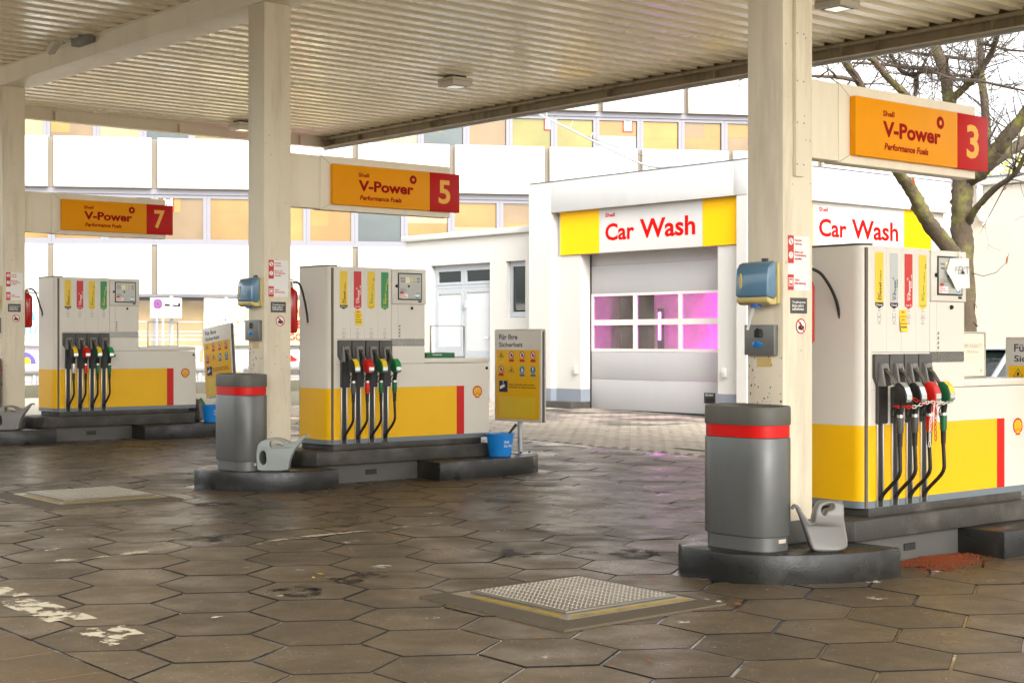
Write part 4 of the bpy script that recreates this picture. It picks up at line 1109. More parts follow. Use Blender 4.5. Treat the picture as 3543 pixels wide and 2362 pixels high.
def info_board(k, xc, yc, lean, label):
    L0 = iloc(k)
    t = thing('safety_board', label, 'notice board', (L0[0] + xc, L0[1] + yc, L0[2] + .1905), group='safety notice boards')
    t.rotation_euler = (math.radians(lean), 0, 0)
    dz = -.19
    z0, z1 = .55 + dz, 1.585 + dz
    pl = MB().prism([(-.035, z0), (-.035, z1 - .03), (-.03, z1 - .008), (-.018, z1), (-.012, z1), (-.02, z1 - .03), (-.022, z0)][::-1], -.4, .4, 'y')
    fp = part('face_panel', pl, 'white_coat', t, bevel=.0015)
    part('rear_panel', MB().prism([(.035, z0), (.035, z1 - .03), (.03, z1 - .008), (.018, z1), (.012, z1), (.02, z1 - .03), (.022, z0)], -.4, .4, 'y'), 'white_coat', t, bevel=.0015)
    part('inner_plate', MB().box(-.0215, .0215, -.385, .385, z0 + .004, z1 - .035), 'wall_grey', t)
    part('post', MB().tube([(0, 0, .012), (0, 0, z0 + .003)], .028, 14), 'galvanised', t, smooth=40)
    bp = part('foot_plate', MB().box(-.09, .09, -.12, .12, 0, .012), 'galvanised', t, bevel=.002)
    part('bolts', MB().lathe([(.012, 0), (.012, .02)], (-.06, -.09, .012), 6).lathe([(.012, 0), (.012, .02)], (.06, .09, .012), 6).lathe([(.012, 0), (.012, .02)], (-.06, .09, .012), 6).lathe([(.012, 0), (.012, .02)], (.06, -.09, .012), 6), 'dark_grey_plastic', bp)
    x = -.0358
    def P(u, z): return (x, .4 - .8 * u, z + dz)
    yp = part('yellow_field', MB().poly3((x, 0, 0), UY, UZ, [(a, b + dz) for a, b in rrect(-.372, .372, .578, 1.353, .015)]), 'yellow_coat', fp)
    x -= .0012
    part('lettering', MB().text('Für Ihre', P(.1, 1.467), UY, UZ, .318, .062, bold=.012).text('Sicherheit', P(.1, 1.385), UY, UZ, .408, .052, bold=.012), 'ink_navy', fp)
    part('blank_field', MB().poly3(P(0, 0), UY, UZ, [(.085, .597), (.705, .597), (.705, .83), (.085, .83)]), 'yellow_label', fp)
    nb = part('camera_field', MB().poly3(P(0, 0), UY, UZ, [(.08, .877), (.228, .877), (.228, 1.005), (.08, 1.005)]), 'ink_navy', fp)
    R_, Y_, B_, K_, W_ = MB(), MB(), MB(), MB(), MB()
    def O(u, z, d): return (x - .0008 * d, .4 - .8 * u, z + dz)
    W_.poly3(O(.155, .94, 1), UY, UZ, [(-.03, -.02), (-.022, .005), (.05, .028), (.058, -.002), (-.02, -.03)]); W_.poly3(O(.19, .97, 1), UY, UZ, [(-.004, .0), (.004, 0), (.004, .035), (-.004, .035)])
    for r, z in ((0, 1.295), (1, 1.134)):
        for c in range(4):
            u = (.145, .37, .60, .83)[c]
            kind = (('tri', 'no', 'no', 'no'), ('no', 'tri', 'blue', 'blue'))[r][c]
            if kind == 'tri':
                K_.poly3(O(u, z, 1), UY, UZ, [(-.045, -.03), (.045, -.03), (0, .038)]); Y_.poly3(O(u, z, 2), UY, UZ, [(-.036, -.025), (.036, -.025), (0, .029)])
                K_.poly3(O(u, z, 3), UY, UZ, [(-.012, -.02), (.012, -.02), (.014, -.008), (.002, .014), (-.012, -.004)])
                Y_.poly3(O(u, z - .062, 1), UY, UZ, [(-.042, -.014), (.042, -.014), (.042, .014), (-.042, .014)])
                K_.box(x - .0016, x - .0012, .4 - .8 * u - .03, .4 - .8 * u + .03, z - .062 + dz, z - .058 + dz)
            elif kind == 'no':
                W_.disc(O(u, z, 1), UY, UZ, .04, 20); R_.ring(O(u, z, 3), UY, UZ, .033, .043, 24)
                R_.poly3(O(u, z, 3), UY, UZ, [(-.028, .022), (-.022, .028), (.028, -.022), (.022, -.028)])
                K_.poly3(O(u, z, 2), UY, UZ, [(-.018, -.014), (.01, -.022), (.022, -.006), (.01, .012), (-.004, .024), (-.012, .01)])
                R_.poly3(O(u, z - .062, 1), UY, UZ, [(-.042, -.014), (.042, -.014), (.042, .014), (-.042, .014)])
            else:
                B_.disc(O(u, z, 1), UY, UZ, .042, 22)
                if c == 2: W_.poly3(O(u, z, 2), UY, UZ, [(-.014, -.026), (.016, -.026), (.016, .004), (-.002, .014), (-.01, .03), (-.015, .028), (-.01, .012)])
                else: W_.poly3(O(u, z, 2), UY, UZ, [(-.006, -.008), (.006, -.008), (.009, .03), (-.009, .03)]).disc(O(u, z - .02, 2), UY, UZ, .006, 10)
                B_.poly3(O(u, z - .062, 1), UY, UZ, [(-.042, -.014), (.042, -.014), (.042, .014), (-.042, .014)])
    K_.text('Diese Tankstelle wird zu Ihrer', P(.31, .955), UY, UZ, .44, .022, bold=.01).text('Sicherheit mit Video überwacht', P(.31, .925), UY, UZ, .465, .022, bold=.01)
    part('pictogram', R_, 'ink_red', fp); part('pictogram', Y_, 'ink_yellow', fp); part('pictogram', B_, 'ink_blue', fp); part('pictogram', W_, 'ink_white', fp); part('pictogram', K_, 'ink_black', fp)
info_board(1, 3.19, -.2, 0, 'white and yellow safety notice board right of the middle pump')
info_board(2, 3.19, -.2, -6, 'leaning yellow safety notice board left of the middle column')
info_board(0, 3.19, -.115, 0, 'safety notice board cut off by the right edge of the picture')

# ------------------------------------------------------------------ access hatches in the paving
def hatch(y0, label):
    t = thing('access_hatch', label, 'hatch', (6.18, y0, gz(y0)), group='steel access hatches in the paving')
    t.rotation_euler = (tilt, 0, 0)
    mb = MB(); o_ = .655; i_ = .50
    vs = [(-o_, -o_, -.02), (o_, -o_, -.02), (o_, o_, -.02), (-o_, o_, -.02), (-o_ + .012, -o_ + .012, .012), (o_ - .012, -o_ + .012, .012), (o_ - .012, o_ - .012, .012), (-o_ + .012, o_ - .012, .012), (-i_, -i_, .016), (i_, -i_, .016), (i_, i_, .016), (-i_, i_, .016)]
    mb.add(vs, [(a * 4 + i, a * 4 + (i + 1) % 4, (a + 1) * 4 + (i + 1) % 4, (a + 1) * 4 + i) for a in range(2) for i in range(4)] + [(8, 9, 10, 11)])
    part('concrete_surround', mb, 'hatch_concrete', t)
    a0, a1 = .525, .455
    cx, cy = .06, .05
    rm = MB().add([(s1 * a0 + cx, s2 * a0 + cy, .0165) for s1, s2 in ((-1, -1), (1, -1), (1, 1), (-1, 1))] + [(s1 * a1 + cx, s2 * a1 + cy, .028) for s1, s2 in ((-1, -1), (1, -1), (1, 1), (-1, 1))], [(i, (i + 1) % 4, 4 + (i + 1) % 4, 4 + i) for i in range(4)] + [(4, 5, 6, 7)])
    rp = part('rim', rm, 'hatch_rim', t)
    yl = MB()
    def lip(p, q, w0=.505, w1=.47):
        return None
    yl.add([(-.49 + cx, -.512 + cy, .0195), (.50 + cx, -.512 + cy, .0195), (.46 + cx, -.472 + cy, .0262), (-.44 + cx, -.472 + cy, .0262)], [(0, 1, 2, 3)])
    yl.add([(-.512 + cx, -.45 + cy, .0195), (-.472 + cx, -.42 + cy, .0262), (-.472 + cx, .30 + cy, .0262), (-.512 + cx, .33 + cy, .0195)], [(0, 1, 2, 3)])
    part('hazard_paint', yl, 'hatch_yellow', rp)
    pl = part('tread_plate', MB().box(-.45 + cx, .45 + cx, -.43 + cy, .43 + cy, .0285, .040), 'hatch_plate', t, bevel=.004)
    tr = MB(); n = 24
    for i in range(n):
        for j in range(n):
            x = -.43 + cx + .86 * (i + .5) / n; y = -.41 + cy + .82 * (j + .5) / n
            a = .0125; b = .0055
            if i % 2: dx, dy, ex, ey = a * .71, a * .71, -b * .71, b * .71
            else: dx, dy, ex, ey = a * .71, -a * .71, b * .71, b * .71
            tr.add([(x - dx, y - dy, .0398), (x + ex, y + ey, .0398), (x + dx, y + dy, .0398), (x - ex, y - ey, .0398), (x, y, .0465)], [(0, 1, 4), (1, 2, 4), (2, 3, 4), (3, 0, 4)])
    tp = part('tread_pattern', tr, 'hatch_stud', pl); tp['kind'] = 'stuff'
hatch(6.71, 'square steel tread plate hatch in the near paving, right foreground')
hatch(13.31, 'square steel tread plate hatch in the paving left of the middle island')

# ------------------------------------------------------------------ spilled granules and leaves
g = MB(); n = 26
cx, cy = 9.28, 6.26
def edge(a): return (.46 + .13 * math.sin(3 * a + 1) + .05 * math.sin(7 * a), .24 + .05 * math.sin(2 * a) + .03 * math.sin(5 * a))
rings = []
for q in range(5):
    u = 1 - q / 4
    for i in range(n):
        a = 2 * math.pi * i / n; rx, ry = edge(a)
        x, y = cx + rx * u * math.cos(a), min(cy + ry * u * math.sin(a), 6.43)
        g.v.append((x, y, gz(y) + .001 + .02 * (1 - u * u) + random.uniform(0, .004)))
g.f = [(q * n + i, q * n + (i + 1) % n, (q + 1) * n + (i + 1) % n, (q + 1) * n + i) for q in range(4) for i in range(n)] + [tuple(4 * n + i for i in range(n))]
g.m = [0] * len(g.f)
for q in range(3200):
    a = random.uniform(0, 6.283); u = abs(random.gauss(0, .62)); rx, ry = edge(a)
    x, y = cx + rx * u * math.cos(a), cy + ry * u * math.sin(a)
    if y > 6.42: continue
    z = gz(y) + .004 + (.02 * (1 - u * u) if u < 1 else 0); s = random.uniform(.003, .009)
    g.add([(x + s, y, z), (x - s * .5, y + s * .8, z), (x - s * .5, y - s * .8, z), (x, y, z + s)], [(0, 1, 3), (1, 2, 3), (2, 0, 3), (0, 2, 1)], 1)
o = put('oil_binder', mesh('oil_binder', g, ['sand_red', 'sand_grain']), None, (0, 0, 0)); o['kind'] = 'stuff'
tag(o, 'reddish brown oil binder granules spilled beside the nearest island', 'granules')

def leaf_mesh(m, w):
    pts = [(-1, 0), (-.6, .35), (-.35, .22), (-.1, .55), (.12, .28), (.45, .4), (.55, .15), (1, 0), (.55, -.15), (.42, -.42), (.1, -.25), (-.12, -.5), (-.35, -.2), (-.62, -.3)]
    mb = MB(); n = len(pts)
    mb.add([(x * w, y * w, .004 + .35 * w * y * y + .12 * w * abs(x)) for x, y in pts] + [(0, 0, .002)], [(i, (i + 1) % n, n) for i in range(n)])
    return mesh('leaf', mb, m, smooth=50)
LM = [leaf_mesh('leaf_brown', .05), leaf_mesh('leaf_orange', .06), leaf_mesh('leaf_gold', .035), leaf_mesh('leaf_brown', .035)]
spots_ = [(5.51, 8.38, 2), (5.48, 8.26, 2), (5.4, 8.3, 2), (9.25, 18.53, 1), (9.35, 18.45, 0), (7.05, 12.89, 0), (5.37, 5.26, 1), (8.39, 12.62, 0), (8.3, 12.55, 3), (7.35, 6.71, 0), (7.49, 5.83, 0), (7.04, 6.88, 1), (5.14, 5.29, 3), (6.86, 6.0, 1), (6.4, 6.2, 0), (5.3, 6.0, 0)]
for q in range(46):
    x = random.uniform(4.5, 19.5); y = random.uniform(5.2, 21)
    if any(7.3 < x < 11.7 and abs(y - (6.775 + 6.6 * k)) < 1.0 for k in range(3)): continue
    spots_.append((x, y, random.choice((0, 0, 1, 3, 3))))
for x, y, m in spots_:
    o = put('fallen_leaf', LM[m], None, (x, y, gz(y) + .006)); s = random.uniform(.6, 1.1); o.scale = (s, s, s)
    o.rotation_euler = (random.uniform(-.1, .1), random.uniform(-.1, .1), random.uniform(0, 6.28))
    tag(o, 'small dry autumn leaf lying on the paving', 'leaf', 'fallen leaves on the paving')
# ------------------------------------------------------------------ car wash hall
t = thing('car_wash_hall', 'white car wash hall with grey sectional door glowing pink behind its panes', 'building', (0, 0, 0), (20.3, 20.1, .2))
def B(name, mname, *boxes, parent=None, **kw):
    o = None
    for b in boxes: o = part(name, MB().box(*b), mname, parent or t, **kw)
    return o
B('corner_pillar', 'plaster', (20.3, 22.2, 22.64, 23.298, .62, 4.705))
B('corner_pillar_base', 'base_blue_grey', (20.297, 22.2, 22.637, 23.3, .0, .62))
B('fascia', 'fascia_white', (20.3, 20.52, 17.86, 22.638, 4.10, 4.71), bevel=.006)
B('fascia', 'fascia_white', (20.3, 20.52, 17.552, 17.856, 4.10, 4.712), bevel=.004)
B('fascia', 'fascia_white', (20.522, 23.6, 17.55, 17.77, 4.10, 4.708), bevel=.006)
B('fascia', 'fascia_white', (23.604, 26.46, 17.55, 17.77, 4.10, 4.708), bevel=.006)
B('roof', 'concrete_joint', (20.525, 26.45, 17.775, 23.2, 4.12, 4.69))
B('roof_edge', 'alu_grey', (20.29, 20.53, 17.54, 22.7, 4.7125, 4.728), (20.532, 26.47, 17.54, 17.78, 4.7125, 4.728), (20.29, 22.2, 22.702, 23.31, 4.7125, 4.728))
B('wall', 'plaster', (20.45, 20.7, 21.93, 22.638, .62, 3.249), (20.45, 20.7, 17.83, 18.36, .62, 3.249))
B('wall_base', 'base_blue_grey', (20.447, 20.7, 21.927, 22.637, .2, .62), (20.447, 20.7, 17.8, 18.363, .2, .62))
B('corner_strip', 'plaster', (20.31, 20.55, 17.57, 17.80, .2, 4.098))
B('side_wall', 'plaster_warm', (20.56, 26.4, 17.70, 17.82, .0, 4.098))
B('rear_wall', 'interior_wall', (26.0, 26.3, 17.83, 23.2, .0, 4.098), (20.78, 25.99, 22.66, 22.9, .0, 4.098), (20.78, 25.99, 17.822, 17.95, .0, 4.098))
B('interior_ceiling', 'interior_wall', (20.78, 25.99, 17.955, 22.65, 3.9, 4.0))
B('lintel', 'plaster', (20.5, 20.76, 17.83, 22.63, 3.255, 4.098))
B('kerb', 'concrete_dark', (20.16, 20.69, 21.9, 23.5, .1, .375), bevel=.02)
# roller door with its own sections, panes, lamp, added fill lamp and bounce panel
Y0, Y1 = 18.40, 21.91
for z0, z1 in ((.235, .81), (.813, 1.355), (2.482, 3.03), (3.033, 3.254)):
    B('door_section', 'door_panel', (20.72, 20.76, Y0, Y1, z0, z1), bevel=.003)
B('door_seal', 'black_plastic', (20.71, 20.75, Y0, Y1, .19, .234))
B('door_guide', 'dark_gap', (20.7005, 20.755, Y1 + .001, Y1 + .035, .22, 3.25))
cols = [(21.865, 20.755), (20.665, 19.575), (19.495, 18.445)]
ws = []
for z0, z1 in ((1.358, 1.915), (1.918, 2.479)):
    e = .052
    w = part('window_section', MB().frame(20.715, 20.762, Y0, Y1, z0, z1, .045, e), 'door_frame', t)
    for a, b in ((20.755, 20.665), (19.575, 19.495)): part('mullion', MB().box(20.7155, 20.7615, b, a, z0 + e + .0005, z1 - e - .0005), 'door_frame', w)
    for a, b in cols:
        part('pane', MB().box(20.735, 20.745, b, a, z0 + e, z1 - e), 'acrylic', w)
hb = B('handle_plate', 'black_plastic', (20.712, 20.7195, 18.66, 18.93, .43, .62), bevel=.003)
part('lettering', MB().text('ASSA ABLOY', (20.7105, 18.9, .565), UY, UZ, .2, .03, bold=.02), 'ink_white', hb)
part('recess', MB().box(20.7105, 20.7117, 18.70, 18.89, .46, .53), 'dark_gap', hb)
for y, x in ((22.05, 20.449), (18.18, 20.449)):
    B('sensor_box', 'plaster', (x - .06, x, y - .04, y + .04, .92, 1.08), bevel=.006)
B('pink_bounce_panel', 'door_frame', (21.75, 21.8, 18.1, 21.2, .25, 3.4))  # made-up reflector, added so the middle and right panes show pink
l = B('pink_lamp', 'black_plastic', (21.62, 21.68, 20.86, 20.98, .25, 2.2))
part('led_strip', MB().box(21.604, 21.6195, 20.895, 20.945, 1.58, 2.12), 'led_pink', l)
l = B('pink_lamp', 'black_plastic', (21.0, 21.06, 18.1, 18.16, .25, 2.6))  # unseen lamp added behind the right pillar to turn the panel pink
part('led_strip', MB().box(21.0, 21.06, 18.1605, 18.18, .5, 2.6), 'led_pink_hidden_fill', l)
# signs
def wash_sign(o, u, xs, z0, z1, n):
    o = Vector(o); u = Vector(u); nn = Vector(n)
    names = ('sign_yellow', 'sign_white', 'sign_yellow'); po = None
    for q in range(3):
        c = o + u * ((xs[q] + xs[q + 1]) / 2) + nn * .02 + Vector((0, 0, (z0 + z1) / 2))
        p = part('sign_panel', MB().obox(c, u * ((xs[q + 1] - xs[q]) / 2 - .001), nn * .02, Vector((0, 0, (z1 - z0) / 2))), names[q], t)
        if q == 1: po = p
    f_ = o + nn * .0415
    W_ = xs[2] - xs[1]; H_ = z1 - z0
    s = MB()
    def at(a, b): return f_ + u * (xs[1] + a * W_) + Vector((0, 0, z0 + b * H_))
    s.text('Shell', at(.062, .80), u, UZ, .098 * W_, .095 * H_, bold=.03)
    s.text('Car', at(.062, .26), u, UZ, .295 * W_, .395 * H_, bold=.026)
    s.text('Wash', at(.41, .26), u, UZ, .525 * W_, .43 * H_, bold=.026)
    part('lettering', s, 'letters_red', po)
wash_sign((20.46, 22.49, 0), (0, -1, 0), (0, 1.115, 3.79, 4.655), 3.255, 4.095, (-1, 0, 0))
wash_sign((21.3, 17.695, 0), (1, 0, 0), (0, .93, 3.71, 4.62), 3.245, 4.095, (0, -1, 0))
# bent pole on the hall roof
t2 = thing('bent_pole', 'thin bent white pole rising from the car wash roof', 'pole', (20.6, 19.7, 4.728))
P = [(0, 0, .03), (0, .5, .1), (0, .99, .27), (0, 1.87, .66), (0, 2.61, .99), (0, 3.58, 1.41), (0, 5.2, 2.1)]
part('pole', MB().tube(P, [.02, .022, .022, .022, .022, .022, .02], 8), 'galvanised', t2, smooth=60)
part('bracket', MB().box(-.05, .05, -.12, .05, 0, .07), 'galvanised', t2)
part('guy_wire', MB().tube([(0, -.05, .06), (0, 1.87, .72), (0, 2.4, .9)], .005, 5), 'twig', t2)
part('hooks', MB().tube([(0, 2.1, .78), (0, 2.05, .9)], .008, 5).tube([(0, 2.7, 1.05), (0, 2.62, 1.18)], .008, 5).tube([(0, 3.4, 1.35), (0, 3.4, 1.5)], .008, 5), 'cable_white', t2)

# ------------------------------------------------------------------ low annexe with door
t = thing('low_annexe', 'low white flat roofed annexe with grey door left of the car wash', 'building', (0, 0, 0), (20.75, 25.7, .3))
B('wall', 'plaster', (20.75, 21.0, 23.3, 23.93, .1, 3.80), (20.75, 21.0, 24.55, 25.08, .1, 3.80), (20.75, 21.0, 27.14, 28.09, .1, 3.80),
  (20.75, 21.0, 23.93, 24.55, .1, 2.05), (20.75, 21.0, 23.93, 24.55, 3.23, 3.80), (20.75, 21.0, 25.08, 27.14, 3.23, 3.80))
B('wall', 'plaster', (21.001, 26, 27.9, 28.09, .1, 3.8), (21.001, 26, 23.3, 23.4, .1, 3.8))
B('inner_wall', 'shop_dark', (21.6, 21.7, 23.42, 27.88, .1, 3.78))
B('roof', 'fascia_white', (20.67, 26, 23.30, 28.17, 3.802, 3.93), bevel=.01)
d = B('door_frame', 'pvc_grey', (20.86, 20.93, 27.06, 27.14, .3, 3.23), (20.86, 20.93, 25.08, 25.14, .3, 3.23), (20.86, 20.93, 25.14, 27.06, 3.15, 3.23), (20.86, 20.93, 26.06, 26.13, .3, 3.15), (20.86, 20.93, 25.14, 26.06, 2.72, 2.79), (20.86, 20.93, 26.13, 27.06, 2.72, 2.79))
for a, b in ((25.14, 26.06), (26.13, 27.06)):
    fr_ = MB().frame(20.85, 20.92, a + .002, b - .002, 2.792, 3.148, .058)
    w = part('transom_window', fr_, 'pvc_grey', t)
    part('pane', MB().box(20.88, 20.89, a + .06, b - .06, 2.85, 3.09), 'car_glass', w)
fr_ = MB().frame(20.85, 20.92, 26.132, 27.058, .32, 2.715, .078, .12)
w = part('door_leaf', fr_, 'pvc_grey', t)
part('pane', MB().box(20.88, 20.89, 26.21, 26.98, 1.45, 2.6), 'milk_pane', w)
part('rail', MB().box(20.852, 20.918, 26.211, 26.979, 1.2, 1.45), 'pvc_grey', w)
part('panel', MB().box(20.88, 20.9, 26.21, 26.98, .44, 1.2), 'pvc_panel', w)
fr_ = MB().frame(20.85, 20.92, 25.142, 26.058, .32, 2.715, .078, .1)
w = part('door_leaf', fr_, 'pvc_grey', t)
part('rail', MB().box(20.852, 20.918, 25.221, 25.979, 1.15, 1.35), 'pvc_grey', w)
part('panel', MB().box(20.87, 20.9, 25.22, 25.98, 1.35, 2.62), 'pvc_panel', w)
part('panel', MB().box(20.87, 20.9, 25.22, 25.98, .42, 1.15), 'pvc_panel', w)
part('handle', MB().tube([(20.85, 25.19, 1.62), (20.80, 25.19, 1.62), (20.79, 25.3, 1.62)], .016, 8), 'cable_white', w, smooth=60)
part('door_closer', MB().box(20.81, 20.85, 25.99, 26.05, 2.28, 2.42), 'galvanised', w)
fr_ = MB().frame(20.86, 20.93, 23.932, 24.548, 2.06, 3.228, .08, .11)
w = part('window', fr_, 'pvc_grey', t)
part('pane', MB().box(20.89, 20.9, 24.02, 24.47, 2.2, 3.13), 'car_glass', w)

# ------------------------------------------------------------------ white building on the right
t = thing('side_building', 'plain pale building with coping and short white downpipe behind the bare tree', 'building', (0, 0, 0), (26.5, 10, 0))
B('wall', 'plaster_warm', (26.5, 32, -8, 17.54, -.3, 4.60))
B('coping', 'fascia_white', (26.42, 32, -8, 17.53, 4.602, 4.75), bevel=.01)
B('coping_cap', 'alu_grey', (26.40, 32, -8, 17.53, 4.7505, 4.772))
d = part('downpipe', MB().tube([(26.40, 16.88, 4.59), (26.40, 16.88, 4.02), (26.42, 16.87, 3.95), (26.48, 16.86, 3.92)], .062, 14), 'cable_white', t, smooth=50)
part('pipe_ring', MB().tube([(26.40, 16.88, 4.40), (26.40, 16.88, 4.43)], .07, 14).tube([(26.40, 16.88, 4.08), (26.40, 16.88, 4.1)], .07, 14), 'galvanised', d)
part('wall_flange', MB().lathe([(.11, 0), (.1, .02)], (26.499, 16.85, 3.92), 18, axis='x'), 'cable_white', t, smooth=40)

# ------------------------------------------------------------------ office block behind
OB = thing('office_block', 'white panelled office block with bands of amber windows behind the station', 'building', (35.02, 41.10, .3), rz=math.radians(-30.41))
def OBx(name, mname, *boxes, parent=None, **kw): return B(name, mname, *boxes, parent=parent or OB, **kw)
ob0 = -.3
for nm, c in (('pane_amber', '#87693a'), ('pane_tan', '#766349'), ('pane_gold', '#90743a'), ('pane_cream', '#9c8d6a'), ('pane_grey', '#4c5454'), ('pane_olive', '#78723f'), ('pane_pale', '#87928c')):
    mat(nm, tuple(q_ * .72 for q_ in lin(c)), .1, metal=.3, var=.45, scale=.6, spec=.4, dirt=.3, dcol=(.12, .08, .03), dscale=1.4)
JT = [1.241 + 3.383 * k for k in range(-7, 5)]
low_c = ['pane_tan', 'pane_amber', 'pane_amber', 'pane_gold', 'pane_amber', 'pane_tan', 'pane_tan', 'pane_amber', 'pane_gold', 'pane_amber', 'pane_grey', 'pane_amber', 'pane_cream', 'pane_amber', 'pane_amber', 'pane_tan', 'pane_amber', 'pane_olive', 'pane_amber', 'pane_tan', 'pane_amber', 'pane_gold']
up_c = ['pane_olive', 'pane_cream', 'pane_pale', 'pane_cream', 'pane_tan', 'pane_cream', 'pane_grey', 'pane_olive', 'pane_amber', 'pane_pale', 'pane_pale', 'pane_cream', 'pane_grey', 'pane_tan', 'pane_olive', 'pane_olive', 'pane_pale', 'pane_gold', 'pane_amber', 'pane_tan', 'pane_amber', 'pane_grey']
def band(JT, z0, z1, y, cols, pw=.0):
    OBx('window_lintel', 'alu_grey', (JT[0], JT[-1], y, y + .3, z1 - .19, z1))
    OBx('window_sill', 'alu_grey', (JT[0], JT[-1], y - .04, y + .3, z0, z0 + .09))
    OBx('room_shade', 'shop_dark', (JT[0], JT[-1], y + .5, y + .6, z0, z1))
    n = 0
    for a, b in zip(JT, JT[1:]):
        w = b - a
        for f0, f1 in ((.0, .512), (.512, 1.)):
            p0, p1 = a + w * f0 + .003, a + w * f1 - .003
            fm = MB().frame_y(y + .05, y + .3, p0, p1, z0 + .091, z1 - .191, .12)
            win = part('window', fm, 'alu_grey', OB)
            part('pane', MB().box(p0 + .12, p1 - .12, y + .15, y + .17, z0 + .211, z1 - .311), cols[n % len(cols)], win)
            rb = random.Random(n * 7 + int(z0 * 10))
            if rb.random() < .6:
                hz = (z1 - z0 - .52) * rb.uniform(.25, .7); ztop = z1 - .311
                xa, xb = (p0 + .12, p1 - .12) if rb.random() < .7 else (p0 + .12, p0 + .12 + (p1 - p0 - .24) * rb.uniform(.35, .6))
                part('blind', MB().box(xa, xb, y + .141, y + .1495, ztop - hz, ztop), rb.choice(('pane_cream', 'pane_tan', 'pane_gold', 'pane_amber')), win)
            n += 1
def panels(JT, z0, z1, y):
    OBx('panel_backing', 'concrete_joint', (JT[0], JT[-1], y + .08, y + .4, z0, z1 - .02))
    for a, b in zip(JT, JT[1:]):
        OBx('facade_panel', 'concrete_white', (a + .10, b - .10, y - .14, y + .079, z0, z1), bevel=.02)
panels(JT, 2.84, 4.51, 0)
band(JT, 4.512, 6.428, .1, low_c)
panels(JT, 6.43, 8.12, 0)
JU = [.576 + 3.37 * k for k in range(-7, 5)]
band(JU, 8.0, 10.0, 3.8, up_c)
panels([j + .1 for j in JU], 10.0, 11.75, 3.7)
band(JU[:-1], 11.75, 13.7, 3.8, low_c)
panels(JU[:-1], 13.7, 15.4, 3.7)
OBx('terrace', 'concrete_joint', (JT[0], JT[-1], .41, 4.5, 7.6, 7.9))
OBx('core', 'shop_dark', (JT[0], JT[-1] - .5, 4.9, 12, 0, 11.5), (JT[0], JU[-2] - .3, 4.9, 12, 11.5, 15.3))
OBx('ledge', 'alu_grey', (JT[0], JT[-1], -.1, .9, 2.76, 2.838))
for a, b in zip(JT, JT[1:]):
    for q in range(2):
        p0 = a + (b - a) * q / 2; p1 = a + (b - a) * (q + 1) / 2
        win = part('shop_window', MB().frame_y(.8, .95, p0 + .002, p1 - .002, 0, 2.75, .09), 'alu_grey', OB)
        part('pane', MB().box(p0 + .09, p1 - .09, .86, .88, .09, 2.66), random.choice(('shop_glass', 'shop_dark', 'shop_glass')), win)
# emergency ladder signs in the windows
for s_, z_, y_ in ((2.12, 9.55, 3.9), (5.2, 9.55, 3.9), (-11.85, 5.95, .2)):
    sg = OBx('rescue_sign', 'ink_red', (s_ - .19, s_ + .19, y_, y_ + .01, z_ - .28, z_ + .28))
    part('sign_field', MB().box(s_ - .15, s_ + .15, y_ - .012, y_ - .002, z_ - .24, z_ + .24), 'ink_white', sg)
    ld = MB().box(s_ - .07, s_ - .045, y_ - .02, y_ - .014, z_ - .18, z_ + .18).box(s_ + .045, s_ + .07, y_ - .02, y_ - .014, z_ - .18, z_ + .18)
    for q in range(4): ld.box(s_ - .045, s_ + .045, y_ - .02, y_ - .014, z_ - .14 + .09 * q, z_ - .115 + .09 * q)
    part('ladder_symbol', ld, 'ink_black', sg)
# ------------------------------------------------------------------ boundary at the back left: kerb, barrier, fence, banners
o = single('boundary_kerb', MB().box(-7, 5.2, 0, .32, -.1, .24), 'moss_kerb', 'mossy dark kerb along the back edge of the station', 'kerb', (16, 31.32, .38), bevel=.02)
def barrier(x0, x1, label, cap0):
    t = thing('pipe_barrier', label, 'barrier', (x1, 31.9, .4), group='steel pipe barriers')
    L_ = x1 - x0; r = .125
    pth = [(-L_, 0, .54), (-.1, 0, .54), (-.05, 0, .54), (-.015, 0, .54), (0, 0, .54)]
    part('pipe', MB().tube(pth, [r, r, r * .93, r * .65, .02], 16), 'galvanised', t, smooth=60)
    for q in range(int(L_ / 2) + 1):
        if -.25 - 2 * q > -L_: part('leg', MB().tube([(-.25 - 2 * q, 0, -.05), (-.25 - 2 * q, 0, .43)], .06, 12), 'galvanised', t, smooth=60)
barrier(9, 17.86, 'fat grey steel pipe barrier behind the far left pump', 1)
barrier(18.72, 21.0, 'short grey steel pipe barrier behind the middle column', 1)
t = thing('boundary_fence', 'pale tubular metal railing fence behind the pipe barrier', 'fence', (0, 0, 0), (16, 32.6, .4))
for x in [10 + 1.45 * q for q in range(9)]:
    part('post', MB().box(x - .035, x + .035, 32.56, 32.63, .3, 2.62), 'galvanised', t)
for z, h in ((2.6, .05), (2.0, .03), (1.77, .03), (1.68, .03), (1.57, .05), (1.35, .1), (.62, .06), (.5, .05)):
    part('rail', MB().box(9.5, 21.7, 32.63, 32.66, z, z + h), 'galvanised' if z < 2.5 else 'alu_grey', t)
def banner(x0, x1, z0, z1, m, label, deco=None):
    t = thing('banner', label, 'banner', (0, 0, 0), ((x0 + x1) / 2, 32.5, z0))
    mb = MB(); n = 10
    vs = []
    for i in range(n + 1):
        x = x0 + (x1 - x0) * i / n
        for j in range(5):
            z = z0 + (z1 - z0) * j / 4
            vs.append((x, 32.5 + .02 * math.sin(3.1 * x + 2 * z), z))
    mb.add(vs, [(i * 5 + j, (i + 1) * 5 + j, (i + 1) * 5 + j + 1, i * 5 + j + 1) for i in range(n) for j in range(4)])
    c = part('cloth', mb, m, t, smooth=60)
    if deco: deco(c)
    return t
